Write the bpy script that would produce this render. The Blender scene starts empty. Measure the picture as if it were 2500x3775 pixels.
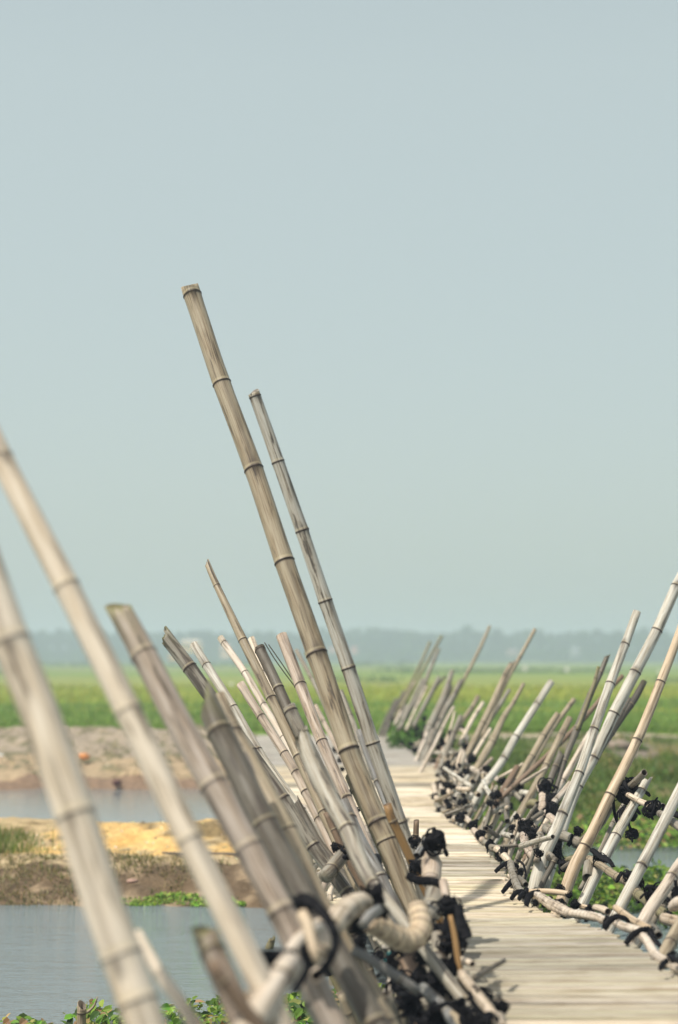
import bpy, math, random
import numpy as np
from mathutils import Vector, noise as mnoise

# ------------------------------------------------------------------ camera, sky, sun, exposure
C = bpy.context.scene.collection
SC = bpy.context.scene
W0, H0, F, HORIZ, CH = 2500.0, 3775.0, 6500.0, 2425.0, 2.2
TH = math.atan((HORIZ - H0 / 2) / F)
cam_d = bpy.data.cameras.new('camera'); cam = bpy.data.objects.new('camera', cam_d); C.objects.link(cam)
cam.location = (0, 0, CH); cam.rotation_euler = (math.pi / 2 + TH, 0, 0)
cam_d.sensor_fit = 'VERTICAL'; cam_d.sensor_height = 36.0; cam_d.sensor_width = 36.0
cam_d.lens = F / H0 * 36.0; cam_d.clip_start = 0.05; cam_d.clip_end = 6000
cam_d.dof.use_dof = True; cam_d.dof.focus_distance = 10.4; cam_d.dof.aperture_fstop = 1.35
SC.camera = cam

SUN_EL, SUN_AZ = math.radians(58), math.radians(-123)      # azimuth from +Y, negative = to the left
sv = Vector((math.sin(SUN_AZ) * math.cos(SUN_EL), math.cos(SUN_AZ) * math.cos(SUN_EL), math.sin(SUN_EL)))
w = bpy.data.worlds.new('World'); SC.world = w; w.use_nodes = True
nt = w.node_tree; bg = nt.nodes['Background']
sky = nt.nodes.new('ShaderNodeTexSky'); sky.sky_type = 'NISHITA'; sky.sun_disc = False
sky.sun_elevation = SUN_EL; sky.sun_rotation = SUN_AZ
sky.air_density = 1.0; sky.dust_density = 4.0; sky.ozone_density = 1.0; sky.altitude = 0
mixs = nt.nodes.new('ShaderNodeMix'); mixs.data_type = 'RGBA'; mixs.inputs[0].default_value = 0.62
mixs.inputs[7].default_value = (6.15, 7.05, 6.5, 1)
tcw = nt.nodes.new('ShaderNodeTexCoord'); spw = nt.nodes.new('ShaderNodeSeparateXYZ'); mrw = nt.nodes.new('ShaderNodeMapRange')
nt.links.new(tcw.outputs['Generated'], spw.inputs[0]); nt.links.new(spw.outputs[2], mrw.inputs[0])     # the haze veil of the sky thins towards the zenith
for i_, v_ in ((1, .32), (2, .9), (3, .62), (4, .15)): mrw.inputs[i_].default_value = v_
nt.links.new(mrw.outputs[0], mixs.inputs[0])
nt.links.new(sky.outputs[0], mixs.inputs[6]); nt.links.new(mixs.outputs[2], bg.inputs[0])
bg.inputs[1].default_value = 0.10
sl = bpy.data.lights.new('sun', 'SUN'); sl.energy = 4.0; sl.angle = math.radians(1.0); sl.color = (1, .94, .84)
so = bpy.data.objects.new('sun', sl); C.objects.link(so)
so.rotation_euler = sv.to_track_quat('Z', 'Y').to_euler()
SC.view_settings.view_transform = 'Standard'; SC.view_settings.look = 'None'
SC.view_settings.exposure = 0.22; SC.view_settings.gamma = 1.0

# ------------------------------------------------------------------ helpers
def PT(px, py, Y):
    a = (px - W0 / 2) / F; b = (H0 / 2 - py) / F
    dy = math.cos(TH) - b * math.sin(TH); t = Y / dy
    return Vector((a * t, Y, CH + (b * math.cos(TH) + math.sin(TH)) * t))

def lerp_tab(tab, x):
    if x <= tab[0][0]: return tab[0][1]
    for (a, va), (b, vb) in zip(tab, tab[1:]):
        if x <= b: return va + (vb - va) * (x - a) / (b - a)
    return tab[-1][1]

def tag(o, label=None, cat=None, group=None, kind=None):
    if label: o['label'] = label
    if cat: o['category'] = cat
    if group: o['group'] = group
    if kind: o['kind'] = kind
    return o

def mesh_obj(name, verts, faces, mat, parent=None, smooth=True, attrs=None):
    me = bpy.data.meshes.new(name)
    me.from_pydata(verts, [], faces)
    if smooth: me.polygons.foreach_set('use_smooth', [True] * len(me.polygons))
    if attrs:
        for an, (ty, data) in attrs.items():
            at = me.attributes.new(an, ty, 'POINT')
            fld = {'FLOAT_COLOR': 'color', 'FLOAT_VECTOR': 'vector', 'FLOAT': 'value'}[ty]
            at.data.foreach_set(fld, np.asarray(data, dtype=np.float32).ravel())
    me.materials.append(mat); me.update()
    o = bpy.data.objects.new(name, me); C.objects.link(o)
    if parent: o.parent = parent
    return o

def recentre(o, p):
    """move the mesh so that the object's origin is at p"""
    me = o.data; n = len(me.vertices); co = np.empty(n * 3, np.float32); me.vertices.foreach_get('co', co)
    co = co.reshape(-1, 3) - np.array(p[:], np.float32); me.vertices.foreach_set('co', co.ravel()); o.location = p; me.update()

def empty(name, loc):
    o = bpy.data.objects.new(name, None); o.empty_display_size = .05; C.objects.link(o); o.location = loc; return o

# ------------------------------------------------------------------ node helpers / materials
class NT:
    def __init__(s, name):
        s.m = bpy.data.materials.new(name); s.m.use_nodes = True; s.t = s.m.node_tree; s.b = s.t.nodes['Principled BSDF']
    def n(s, ty, **kw):
        x = s.t.nodes.new('ShaderNode' + ty)
        for k, v in kw.items(): setattr(x, k, v)
        return x
    def l(s, a, b): s.t.links.new(a, b)
    def attr(s, name, ty='GEOMETRY'):
        return s.n('Attribute', attribute_name=name, attribute_type=ty)
    def noise(s, vec, scale, detail=3, rough=.5, sc=None):
        if sc is not None:
            mp = s.n('Mapping'); mp.inputs['Scale'].default_value = sc; s.l(vec, mp.inputs[0]); vec = mp.outputs[0]
        x = s.n('TexNoise'); x.inputs['Scale'].default_value = scale; x.inputs['Detail'].default_value = detail
        x.inputs['Roughness'].default_value = rough; s.l(vec, x.inputs['Vector']); return x.outputs['Fac']
    def ramp(s, fac, a, b, lo=0., hi=1., smooth=True):
        x = s.n('MapRange'); x.interpolation_type = 'SMOOTHSTEP' if smooth else 'LINEAR'
        for i, v in ((1, a), (2, b), (3, lo), (4, hi)): x.inputs[i].default_value = v
        s.l(fac, x.inputs[0]); return x.outputs[0]
    def math(s, op, a, b=None, c=None):
        x = s.n('Math', operation=op)
        for i, v in enumerate((a, b, c)):
            if v is None: continue
            if isinstance(v, (int, float)): x.inputs[i].default_value = v
            else: s.l(v, x.inputs[i])
        return x.outputs[0]
    def mix(s, fac, a, b, bl='MIX'):
        x = s.n('Mix', data_type='RGBA', blend_type=bl)
        for i, v in ((0, fac), (6, a), (7, b)):
            if isinstance(v, (int, float)): x.inputs[i].default_value = v
            elif isinstance(v, tuple): x.inputs[i].default_value = (*v, 1) if len(v) == 3 else v
            else: s.l(v, x.inputs[i])
        return x.outputs[2]
    def bump(s, h, strength=.3, dist=.01):
        x = s.n('Bump'); x.inputs['Strength'].default_value = strength; x.inputs['Distance'].default_value = dist
        s.l(h, x.inputs['Height']); s.l(x.outputs[0], s.b.inputs['Normal']); return x
    def fin(s, col=None, rough=.6, spec=.3):
        if col is not None:
            if isinstance(col, tuple): s.b.inputs['Base Color'].default_value = (*col, 1)
            else: s.l(col, s.b.inputs['Base Color'])
        if isinstance(rough, (int, float)): s.b.inputs['Roughness'].default_value = rough
        else: s.l(rough, s.b.inputs['Roughness'])
        s.b.inputs['Specular IOR Level'].default_value = spec
        return s.m

def mat_bamboo():
    k = NT('bamboo'); V = k.attr('bam').outputs['Vector']; M = k.n('SeparateColor'); k.l(k.attr('mark').outputs['Color'], M.inputs[0])
    base = k.n('ObjectInfo').outputs['Color']; stain = k.attr('stain', 'OBJECT').outputs['Fac']
    big = k.noise(V, 1.6, 2, .5, (1, 1, 3.0)); streak = k.noise(V, 4.0, 4, .6, (3.2, 3.2, 1.2)); fine = k.noise(V, 9.0, 3, .6, (4, 4, 1.2))
    blot = k.noise(V, 1.5, 5, .62, (1.0, 1.0, 3.2))
    col = k.mix(k.ramp(big, .35, .68), base, k.mix(1.0, base, (.84, .79, .72), 'MULTIPLY'))
    col = k.mix(k.math('MULTIPLY', k.ramp(streak, .46, .64, 0, .9), k.ramp(stain, 0, .3, .30, 1)), col, k.mix(1.0, col, (.58, .50, .43), 'MULTIPLY'))
    col = k.mix(k.ramp(fine, .50, .72, 0, .55), col, k.mix(1.0, col, (1.16, 1.15, 1.12), 'MULTIPLY'))
    # grey mildew blotches
    th = k.math('SUBTRACT', .66, k.math('MULTIPLY', stain, .20))
    bf = k.math('MULTIPLY', k.ramp(k.math('SUBTRACT', blot, th), 0, .07), k.ramp(stain, 0, .15))
    col = k.mix(k.math('MULTIPLY', bf, .85), col, (.07, .058, .047))
    # long drying cracks
    cr = k.noise(V, 1.6, 3, .55, (1, 1, .55)); crk = k.ramp(k.math('ABSOLUTE', k.math('SUBTRACT', cr, .5)), .0, .03, 1, 0)
    crk = k.math('MULTIPLY', crk, k.ramp(big, .42, .6))
    col = k.mix(k.math('MULTIPLY', crk, .85), col, (.05, .038, .028))
    # node rings, bud scars, hollow ends with painted shade, pale sheath line, moss
    col = k.mix(k.math('MULTIPLY', M.outputs[0], .95), col, (.045, .03, .022))
    col = k.mix(k.math('MULTIPLY', M.outputs[1], .6), col, (.62, .53, .33))
    moss = k.math('MULTIPLY', M.outputs[2], k.ramp(blot, .35, .6))
    col = k.mix(moss, col, (.14, .15, .03))
    h = k.math('ADD', k.math('MULTIPLY', fine, .5), k.math('SUBTRACT', k.math('MULTIPLY', streak, .6), k.math('MULTIPLY', crk, .9)))
    k.bump(h, .35, .003)
    return k.fin(col, k.ramp(streak, .3, .7, .42, .68), .35)
BAM = mat_bamboo()

def mat_rubber():
    k = NT('black_rubber'); g = k.n('TexCoord').outputs['Object']; n = k.noise(g, 60, 3)
    k.bump(n, .5, .004)
    return k.fin(k.mix(k.ramp(n, .5, .75), (.0045, .0045, .006), (.012, .0115, .013)), .7, .14)
RUB = mat_rubber()

def vcol_mat(name, rough=.8, nscale=30, amt=.35, bump=.4, bd=.02, sheen=None, spec=.15):
    k = NT(name); c = k.attr('col').outputs['Color']; g = k.n('TexCoord').outputs['Object']
    n = k.noise(g, nscale, 5, .65); m = k.noise(g, nscale / 6, 4, .6)
    col = k.mix(k.ramp(n, .3, .75, 0, amt), c, k.mix(1.0, c, (.45, .42, .38), 'MULTIPLY'))
    col = k.mix(k.ramp(m, .5, .75, 0, amt), col, k.mix(1.0, col, (1.35, 1.3, 1.2), 'MULTIPLY'))
    if bump: k.bump(n, bump, bd)
    return k.fin(col, rough, spec)
SOIL = vcol_mat('soil', .95, 9, .6, 1.0, .06, spec=.05)

def mat_leaf():
    k = NT('foliage'); c = k.attr('col').outputs['Color']
    k.fin(c, .55, .25)
    out = k.t.nodes['Material Output']; tr = k.n('BsdfTranslucent'); mx = k.n('MixShader'); mx.inputs[0].default_value = .3
    k.l(k.mix(1.0, c, (1.2, 1.3, .6), 'MULTIPLY'), tr.inputs[0]); k.l(k.b.outputs[0], mx.inputs[1]); k.l(tr.outputs[0], mx.inputs[2]); k.l(mx.outputs[0], out.inputs[0])
    return k.m
LEAF = mat_leaf()

def plain(name, col, rough=.8, scale=20, amt=.4):
    k = NT(name); g = k.n('TexCoord').outputs['Object']; n = k.noise(g, scale, 4, .6)
    k.bump(n, .3, .01)
    return k.fin(k.mix(k.ramp(n, .35, .7, 0, amt), col, tuple(v * .55 for v in col)), rough, .2)

# ------------------------------------------------------------------ setting: terrain, field, water
LP = [(2, -.7), (14, -.5), (15.6, -.08), (16.0, .05), (16.4, .15), (17, .26), (17.8, .27), (18.2, .33), (18.8, .46), (19.5, .42), (20.5, -.1), (22, -.4), (29, -.3), (30.2, .02), (31.2, .2), (32, .34), (33, .38), (34.2, .68), (35.4, .78), (36.5, .74), (38, .62), (40, .58), (60, .5)]
RP = [(2, -.7), (14, -.5), (20.3, -.4), (21.6, -.02), (23, .12), (26, .24), (30, .36), (34, .44), (36.6, .52), (38.2, .52), (38.6, .58), (40, .58), (60, .5)]
def sstep(a, b, x):
    t = min(1, max(0, (x - a) / (b - a))); return t * t * (3 - 2 * t)
def nz(x, y, s, seed=0., o=4):
    return mnoise.fractal(Vector((x * s + seed, y * s - seed, seed * .37)), 1.0, 2.0, o)
def ground(x, y, detail=True):
    wob = nz(x, y * .3, .25, 7., 3) * .9
    yl = y + wob * (0.5 if y < 28 else .9)
    l = lerp_tab(LP, yl)
    if y > 33: l = l - .28 * sstep(-2.2, -1.2, x) * sstep(33, 34.5, y) * sstep(39, 37, y)
    r = lerp_tab(RP, y + nz(x, y, .4, 3., 3) * .8)
    r += .10 * math.exp(-((x - 5.2) / 1.3) ** 2 - ((y - 34) / 2.2) ** 2)       # earth heap on the right bank
    t = sstep(.2, 1.8, x + nz(x, y, .5, 11., 2) * .5)
    z = l * (1 - t) + r * t
    if detail and z > -.1:
        a = .05 if x < .8 else .035
        if 16 < y < 17.3 and x < .8: a = .09
        if 30 < y < 36 and x < .8: a = .11
        z += nz(x, y, 1.6, 1., 5) * a + nz(x, y, 6., 5., 3) * a * .35
    return z

def grid_axis(spans):
    out = []
    for a, b, d in spans:
        n = max(1, int(round((b - a) / d)))
        out += [a + (b - a) * i / n for i in range(n)]
    out.append(spans[-1][1]); return out
def terrain():
    xs = grid_axis([(-300, -40, 20), (-40, -9, 1.0), (-9, 9, .09), (9, 40, 1.0), (40, 300, 20)])
    ys = grid_axis([(-20, 14, 1.0), (14, 22, .08), (22, 29, .3), (29, 40, .1), (40, 44, .5)])
    vs, cols = [], []
    for y in ys:
        for x in xs:
            z = ground(x, y); n1 = nz(x, y, .8, 2., 4); n2 = nz(x, y, 3., 9., 4)
            t = sstep(.2, 1.8, x)
            if y < 17.0 + n1 * .3:  c = (.17, .125, .08)
            elif y < 17.6 + n1 * .25: c = (.52, .41, .25)
            elif y < 21 and x > -50:  c = (.70, .48 + .05 * n2, .20 + .05 * n2) if x > -3.4 + n1 and n2 < .22 else (.52, .40, .23)
            elif y < 32.4 + n1: c = (.44, .34, .22)
            else: c = (.38, .32, .245)
            if 29 < y < 30.6 + n1 * .3: c = (.27, .19, .13)
            if y > 31 and n2 > .15: c = (.22, .20, .12)
            if y < 17.35 and n2 > .12: c = (.34, .26, .17)
            if 17.9 < y < 20 and n2 > .3: c = (.27, .2, .1)
            g = (.11, .145, .045) if n1 > -.1 else (.22, .20, .09)
            if 36.4 < y < 38.3: g = (.47, .40, .31)
            if abs(x - 5.2) < .9 + n1 and 31.5 < y < 35: g = (.25, .21, .17)
            if y > 38.4: g = (.17, .28, .04)
            lc = tuple(a * (1 - t) + b * t for a, b in zip(c, g))
            if y > 37.4: lc = (.17, .28, .04) if x < .5 else g
            cols.append((*lc, 1)); vs.append((x, y, z))
    nx = len(xs); fs = [(j * nx + i, j * nx + i + 1, (j + 1) * nx + i + 1, (j + 1) * nx + i) for j in range(len(ys) - 1) for i in range(nx - 1)]
    o = mesh_obj('ground', vs, fs, SOIL, attrs={'col': ('FLOAT_COLOR', cols)}); tag(o, kind='structure')
terrain()

def field():
    k = NT('paddy'); g = k.n('NewGeometry').outputs['Position']
    big = k.noise(g, 1.0, 3, .5, (.012, .045, 1)); band = k.noise(g, 1.0, 2, .5, (.006, .07, 1)); fine = k.noise(g, 1.0, 5, .7, (.8, 1.6, 1)); md = k.noise(g, 1.0, 4, .6, (.08, .35, 1))
    Y = k.n('SeparateXYZ'); k.l(g, Y.inputs[0]); Yw = k.math('ADD', Y.outputs[1], k.math('MULTIPLY', k.math('SUBTRACT', big, .5), 40))
    col = k.mix(k.ramp(Yw, 52, 60), (.15, .225, .04), (.19, .27, .035))
    col = k.mix(k.ramp(Yw, 72, 78), col, (.32, .34, .045)); col = k.mix(k.ramp(Yw, 96, 104), col, (.23, .27, .06))
    col = k.mix(k.ramp(Yw, 150, 175), col, (.17, .235, .06))
    col = k.mix(k.ramp(band, .50, .62, 0, .7), col, (.16, .25, .04)); col = k.mix(k.ramp(big, .55, .68, 0, .7), col, (.29, .25, .11))
    col = k.mix(k.ramp(md, .55, .8, 0, .55), col, (.13, .21, .04))
    col = k.mix(k.ramp(fine, .4, .8, 0, .4), col, (.08, .13, .03))
    k.bump(fine, .6, .2); m = k.fin(col, .9, .05)
    ys = grid_axis([(39.5, 80, 1.5), (80, 200, 8), (200, 1500, 100)]); xs = grid_axis([(-900, -60, 60), (-60, 60, 1.5), (60, 900, 60)])
    vs = [(x, y, .56 + .04 * sstep(39.5, 42, y) + (nz(x, y, .2, 4., 3) * .05 if y > 42 and y < 300 else 0)) for y in ys for x in xs]
    nx = len(xs); fs = [(j * nx + i, j * nx + i + 1, (j + 1) * nx + i + 1, (j + 1) * nx + i) for j in range(len(ys) - 1) for i in range(nx - 1)]
    tag(mesh_obj('rice_field', vs, fs, m), kind='structure')
field()

def water():
    k = NT('water'); g = k.n('NewGeometry').outputs['Position']
    a = k.noise(g, 1.0, 4, .6, (3.0, 9.0, 1)); b = k.noise(g, 1.0, 2, .5, (.5, 1.3, 1)); c = k.noise(g, 1.0, 3, .6, (12, 30, 1))
    h = k.math('ADD', k.math('MULTIPLY', a, k.ramp(b, .3, .7, .35, 1)), k.math('MULTIPLY', c, .40))
    sy = k.n('SeparateXYZ'); k.l(g, sy.inputs[0]); k.bump(k.math('MULTIPLY', h, k.ramp(sy.outputs[1], 15, 23, 1, .12)), .55, .05); m = k.fin((.17, .21, .22), .06, .5)
    tag(mesh_obj('water', [(-300, -20, 0), (300, -20, 0), (300, 39, 0), (-300, 39, 0)], [(0, 1, 2, 3)], m, smooth=False), kind='structure')
water()

# ------------------------------------------------------------------ bridge deck of split bamboo slats
DZ = [(3, .80), (6.6, .83), (7.2, .90), (8.2, .93), (8.8, .915), (9.4, .883), (10.2, .85), (11.3, .84), (12.6, .843), (14, .832), (15.5, .81), (16.8, .80), (18.5, .854), (21, .905), (23, .85), (27, .84), (34.5, .70)]
DR = [(3, 2.2), (6.6, 1.55), (7.2, 1.38), (8.2, 1.22), (8.8, 1.07), (9.4, 1.0), (10.2, .95), (11.3, 1.0), (12.6, 1.02), (14, 1.0), (15.5, .87), (16.8, .90), (18.5, .99), (21, 1.14), (23, 1.02), (27, .97), (34.5, 1.0)]
DL = [(3, 1.3), (5, .9), (6.2, .62), (6.8, .5), (7.5, .35), (8.5, .15), (9.5, 0), (10.5, -.05), (12.6, -.13), (15, -.3), (18.5, -.55), (23, -.95), (33, -1.5), (34.5, -1.5)]
def deck():
    k = NT('deck_bamboo'); c = k.attr('col').outputs['Color']; g = k.n('TexCoord').outputs['Object']
    st = k.noise(g, 1.0, 4, .65, (3.5, 90, 90)); pt = k.noise(g, 1.0, 5, .65, (1.6, 3.2, 1)); sp = k.noise(g, 1.0, 3, .5, (22, 60, 1))
    col = k.mix(k.ramp(st, .42, .68, 0, .75), c, k.mix(1.0, c, (.55, .47, .37), 'MULTIPLY'))
    col = k.mix(k.ramp(pt, .50, .66, 0, .65), col, k.mix(1.0, col, (.62, .60, .57), 'MULTIPLY'))
    col = k.mix(k.ramp(sp, .70, .78, 0, .6), col, (.10, .07, .045))
    k.bump(st, .5, .004); M = k.fin(col, .6, .3)
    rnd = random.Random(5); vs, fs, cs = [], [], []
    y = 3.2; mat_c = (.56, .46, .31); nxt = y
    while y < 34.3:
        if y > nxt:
            mat_c = rnd.choice([(.71, .63, .48), (.60, .53, .40), (.47, .43, .34), (.38, .35, .285), (.75, .69, .56), (.64, .56, .42)]) if y < 21.3 else rnd.choice([(.40, .385, .345), (.45, .43, .38), (.37, .355, .32)])  # far slats greyer: mud plus the slope's shade, both put into the colour
            nxt = y + rnd.uniform(.18, .75) * (1 if y < 14 else 1.8)
        wd = rnd.uniform(.014, .030); xl, xr, z = lerp_tab(DL, y), lerp_tab(DR, y), lerp_tab(DZ, y)
        xl -= rnd.uniform(0, .07); xr += rnd.uniform(-.01, .065)
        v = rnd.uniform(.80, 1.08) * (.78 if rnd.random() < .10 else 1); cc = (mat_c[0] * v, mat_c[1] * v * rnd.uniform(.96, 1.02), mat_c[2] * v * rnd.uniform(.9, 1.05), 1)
        z += rnd.uniform(-.005, .006) + mnoise.noise(Vector((0, y * .8, 3))) * .012
        ns = 7; sk = rnd.uniform(-.004, .004); b0 = len(vs); ph = rnd.uniform(0, 50)
        prof = [(-.5, -.35), (-.46, .06), (-.18, .36), (.18, .36), (.46, .06), (.5, -.35)]
        for i in range(ns + 1):
            t = i / ns; x = xl + (xr - xl) * t
            zz = z + mnoise.noise(Vector((x * 1.7, y * 1.1, ph * .02))) * .010 + mnoise.noise(Vector((x * 3, ph, 0))) * .003
            yy = y + sk * (t - .5) * 2 + mnoise.noise(Vector((x * 1.2, y * 3, 1))) * .006
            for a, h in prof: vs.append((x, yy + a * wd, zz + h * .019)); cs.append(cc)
        n = len(prof)
        for i in range(ns):
            for q in range(n - 1): fs.append((b0 + i * n + q, b0 + (i + 1) * n + q, b0 + (i + 1) * n + q + 1, b0 + i * n + q + 1))
        for e in (0, ns): f = tuple(b0 + e * n + q for q in range(n)); fs.append(f if e == 0 else f[::-1])
        y += wd * .97
    root = empty('bamboo_footbridge', (0.6, 12, .8))
    tag(root, 'long undulating walkway of pale split bamboo slats running to the field', 'footbridge')
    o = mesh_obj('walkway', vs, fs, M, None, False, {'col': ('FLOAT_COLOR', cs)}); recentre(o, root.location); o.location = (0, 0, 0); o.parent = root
    # stringers below the slats
    for off in (.08, .5, .92):
        p = [Vector((lerp_tab(DL, q) * (1 - off) + lerp_tab(DR, q) * off, q, lerp_tab(DZ, q) - .05)) for q in np.arange(3.2, 34.4, .6)]
        s = tube3('bearer', p, [.035] * len(p), tone=(.30, .25, .17), parent=None); recentre(s, root.location); s.location = (0, 0, 0); s.parent = root
    # legs below
    for q in np.arange(6.4, 29, 1.9):
        for off in (.12, .9):
            x = lerp_tab(DL, q) * (1 - off) + lerp_tab(DR, q) * off; zt = lerp_tab(DZ, q) - .07
            s = tube3('leg', [Vector((x, q, zt)), Vector((x + (.1 if off > .5 else -.1), q + .05, min(-.3, ground(x, q, False) - .1)))], [.04, .045], tone=(.24, .21, .15), parent=None)
            recentre(s, root.location); s.location = (0, 0, 0); s.parent = root

# ------------------------------------------------------------------ bamboo culm builder
def tube3(name, pts, rad, nodes=(), tone=(.5, .43, .33), stain=.1, cut='flat', bot='flat', moss=0., seed=0, parent=None, nseg=16, knob=1.0, bent=True):
    """pts/rad: fine centreline samples (3D) from the top to the bottom; nodes: arclengths of the joints"""
    rnd = random.Random(seed * 7919 + 13)
    P = [Vector(p) for p in pts]; S = [0.]
    for a, b in zip(P, P[1:]): S.append(S[-1] + (b - a).length)
    L = S[-1]
    def at(s):
        s = min(max(s, 0), L); i = 0
        while i < len(S) - 2 and S[i + 1] < s: i += 1
        t = (s - S[i]) / max(1e-9, S[i + 1] - S[i]); return P[i].lerp(P[i + 1], t), rad[i] + (rad[i + 1] - rad[i]) * t
    r0 = sum(rad) / len(rad); st = set([0., L])
    nn = max(2, int(L / (r0 * 2.2))) if r0 > 0 else 2; nn = min(nn, 60)
    for i in range(1, nn): st.add(L * i / nn)
    nodes = sorted(q for q in nodes if r0 * .3 < q < L - r0 * .2); e = r0
    for q in nodes:
        for d in (-.5, -.3, -.18, -.10, -.04, 0, .04, .10, .18, .3, .6, 1.0, 1.5):
            if 0 < q + d * e < L: st.add(q + d * e)
    ss = sorted(st); ss = [s for i, s in enumerate(ss) if i == 0 or s - ss[i - 1] > e * .02]
    ringk = 1.0
    if knob < 1: ringk, knob = knob, 1.0
    elif knob > 1: ringk = .4
    off = rnd.uniform(0, 100); budang = rnd.uniform(-.9, .9); bud = {q: (budang + math.pi * i + rnd.uniform(-.3, .3)) for i, q in enumerate(nodes)}
    T0 = (P[1] - P[0]).normalized(); ref = Vector((0, -1, 0)) if abs(T0.y) < .9 else Vector((1, 0, 0))
    U = (ref - T0 * ref.dot(T0)).normalized(); vs, fs, bam, mark = [], [], [], []
    cutdir = rnd.uniform(-.7, .7) if cut in ('flat', 'tilt') else (-.75 if cut == 'slant' else 1.2)
    jag = [rnd.uniform(0, 1) for _ in range(nseg)]; prevT = T0; rings = []; ecc = rnd.uniform(.96, 1.0)
    def frame(s):
        p, r = at(s); p2, _ = at(min(L, s + r0 * .3)); p1, _ = at(max(0, s - r0 * .3)); return p, r, (p2 - p1).normalized()
    crook = [(rnd.uniform(-1, 1), rnd.uniform(-1, 1)) for _ in range(len(nodes) + 2)]
    for s in ss:
        p, r, T = frame(s); U = (U - T * U.dot(T)).normalized(); Vv = T.cross(U)
        if bent and nodes:
            ki = sum(1 for q in nodes if q < s); a0 = 0 if ki == 0 else nodes[ki - 1]; a1 = L if ki == len(nodes) else nodes[ki]
            tt = (s - a0) / max(1e-6, a1 - a0); w0, w1 = crook[ki], crook[ki + 1]
            p = p + (U * (w0[0] * (1 - tt) + w1[0] * tt) + Vv * (w0[1] * (1 - tt) + w1[1] * tt)) * r * .09
        rr = r; mk = 0.; pale = 0.; nb = None
        if nodes:
            q = min(nodes, key=lambda v: abs(v - s)); d = (s - q) / e
            rr *= 1 + .03 * knob * math.exp(-(d / .9) ** 2) + .07 * knob * math.exp(-(d / .09) ** 2)
            mk = ringk * min(1, 1.5 * math.exp(-((d - .05) / .15) ** 2)); pale = .6 * math.exp(-((d + .28) / .12) ** 2)
            if abs(d) < 2.4: nb = (bud[q], d)
            # groove above (towards the top of) each bud
            qn = [v for v in nodes if v >= s]; g = bud[qn[0]] if qn else None
        else: g = None
        top = math.exp(-s / (r0 * 2.0)) if moss else 0.
        base = len(vs)
        for i in range(nseg):
            a = 2 * math.pi * i / nseg; ri = rr
            if g is not None:
                da = abs((a - g + math.pi) % (2 * math.pi) - math.pi); ri *= 1 - .05 * math.exp(-(da / .35) ** 2) * .8; gm = .45 * math.exp(-(da / .26) ** 2) if nseg > 16 else 0
            m = max(mk, gm if g is not None else 0)
            if nb:
                da = abs((a - nb[0] + math.pi) % (2 * math.pi) - math.pi); bb = ringk * min(1, 1.9 * math.exp(-(da / .46) ** 2 - ((nb[1] + .12) / .42) ** 2)); ds = math.exp(-(da / .30) ** 2) * math.exp(-((nb[1] - .5) / 1.0) ** 2) * .8
                ri *= 1 + .10 * bb; m = max(m, bb, ds)
            off_s = 0.
            if s < ss[-1] * .999 and s == 0.:
                if cut in ('slant', 'deep'): off_s = r0 * (1.7 if cut == 'slant' else 3.0) * (.5 + .5 * math.cos(a - cutdir))
                elif cut == 'jag': off_s = r0 * (2.0 * (.5 + .5 * math.cos(a - cutdir)) + jag[i] * 1.1)
                elif cut in ('flat', 'tilt'): off_s = r0 * (.35 if cut == 'flat' else .95) * (.5 + .5 * math.cos(a - cutdir)) + jag[i] * r0 * .05
            dirv = U * math.cos(a) + Vv * (math.sin(a) * ecc)
            vs.append(tuple(p + dirv * ri + T * off_s)); bam.append((math.cos(a), math.sin(a), s + off)); mark.append((m, pale, top * moss, 1))
        rings.append(base)
    # keep the second ring below a slanted mouth
    if cut in ('slant', 'jag', 'deep'):
        mouth = [Vector(vs[rings[0] + i]) for i in range(nseg)]
        for k_ in range(1, len(rings)):
            T = frame(ss[k_])[2]; done = True
            for i in range(nseg):
                v = Vector(vs[rings[k_] + i]); d = (v - mouth[i]).dot(T)
                if d < .002: vs[rings[k_] + i] = tuple(v + T * (.002 * k_ * .5 - d)); done = False
            if done: break
    for a_, b_ in zip(rings, rings[1:]):
        for i in range(nseg): j = (i + 1) % nseg; fs.append((a_ + i, a_ + j, b_ + j, b_ + i))
    def hollow(ring, s_end, sign):
        p, r, T = frame(s_end); T = T * sign; depth = r * (2.6 if cut != 'deep' else 3.6); c0 = sum((Vector(vs[ring + i]) for i in range(nseg)), Vector()) / nseg
        b1, b2 = len(vs), len(vs) + nseg  # inner wall and floor: brown bamboo with the hollow's shade painted in
        for i in range(nseg): v = Vector(vs[ring + i]); vs.append(tuple(v + (p - v + T * (v - p).dot(T)) * .22)); bam.append(bam[ring + i]); mark.append((.7, 0, moss * .6, 1))
        for i in range(nseg):
            v = Vector(vs[ring + i]); lat = v - p; lat -= T * lat.dot(T); vs.append(tuple(p + lat * .74 + T * (depth + r0))); bam.append(bam[ring + i]); mark.append((.85, 0, 0, 1))
        vs.append(tuple(p + T * (depth + r0))); bam.append(bam[ring]); mark.append((.9, 0, 0, 1)); cc = len(vs) - 1
        for i in range(nseg):
            j = (i + 1) % nseg
            q = [(ring + i, b1 + i, b1 + j, ring + j), (b1 + i, b2 + i, b2 + j, b1 + j), (b2 + i, cc, b2 + j)]
            for f in q: fs.append(f if sign > 0 else f[::-1])
    def cap(ring, sign):
        c = sum((Vector(vs[ring + i]) for i in range(nseg)), Vector()) / nseg; vs.append(tuple(c)); bam.append(bam[ring]); mark.append((.2, .3, 0, 1)); cc = len(vs) - 1
        for i in range(nseg): j = (i + 1) % nseg; f = (ring + i, cc, ring + j); fs.append(f if sign > 0 else f[::-1])
    (cap if cut == 'solid' else lambda r_, s_: hollow(r_, 0., s_))(rings[0], 1)
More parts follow.
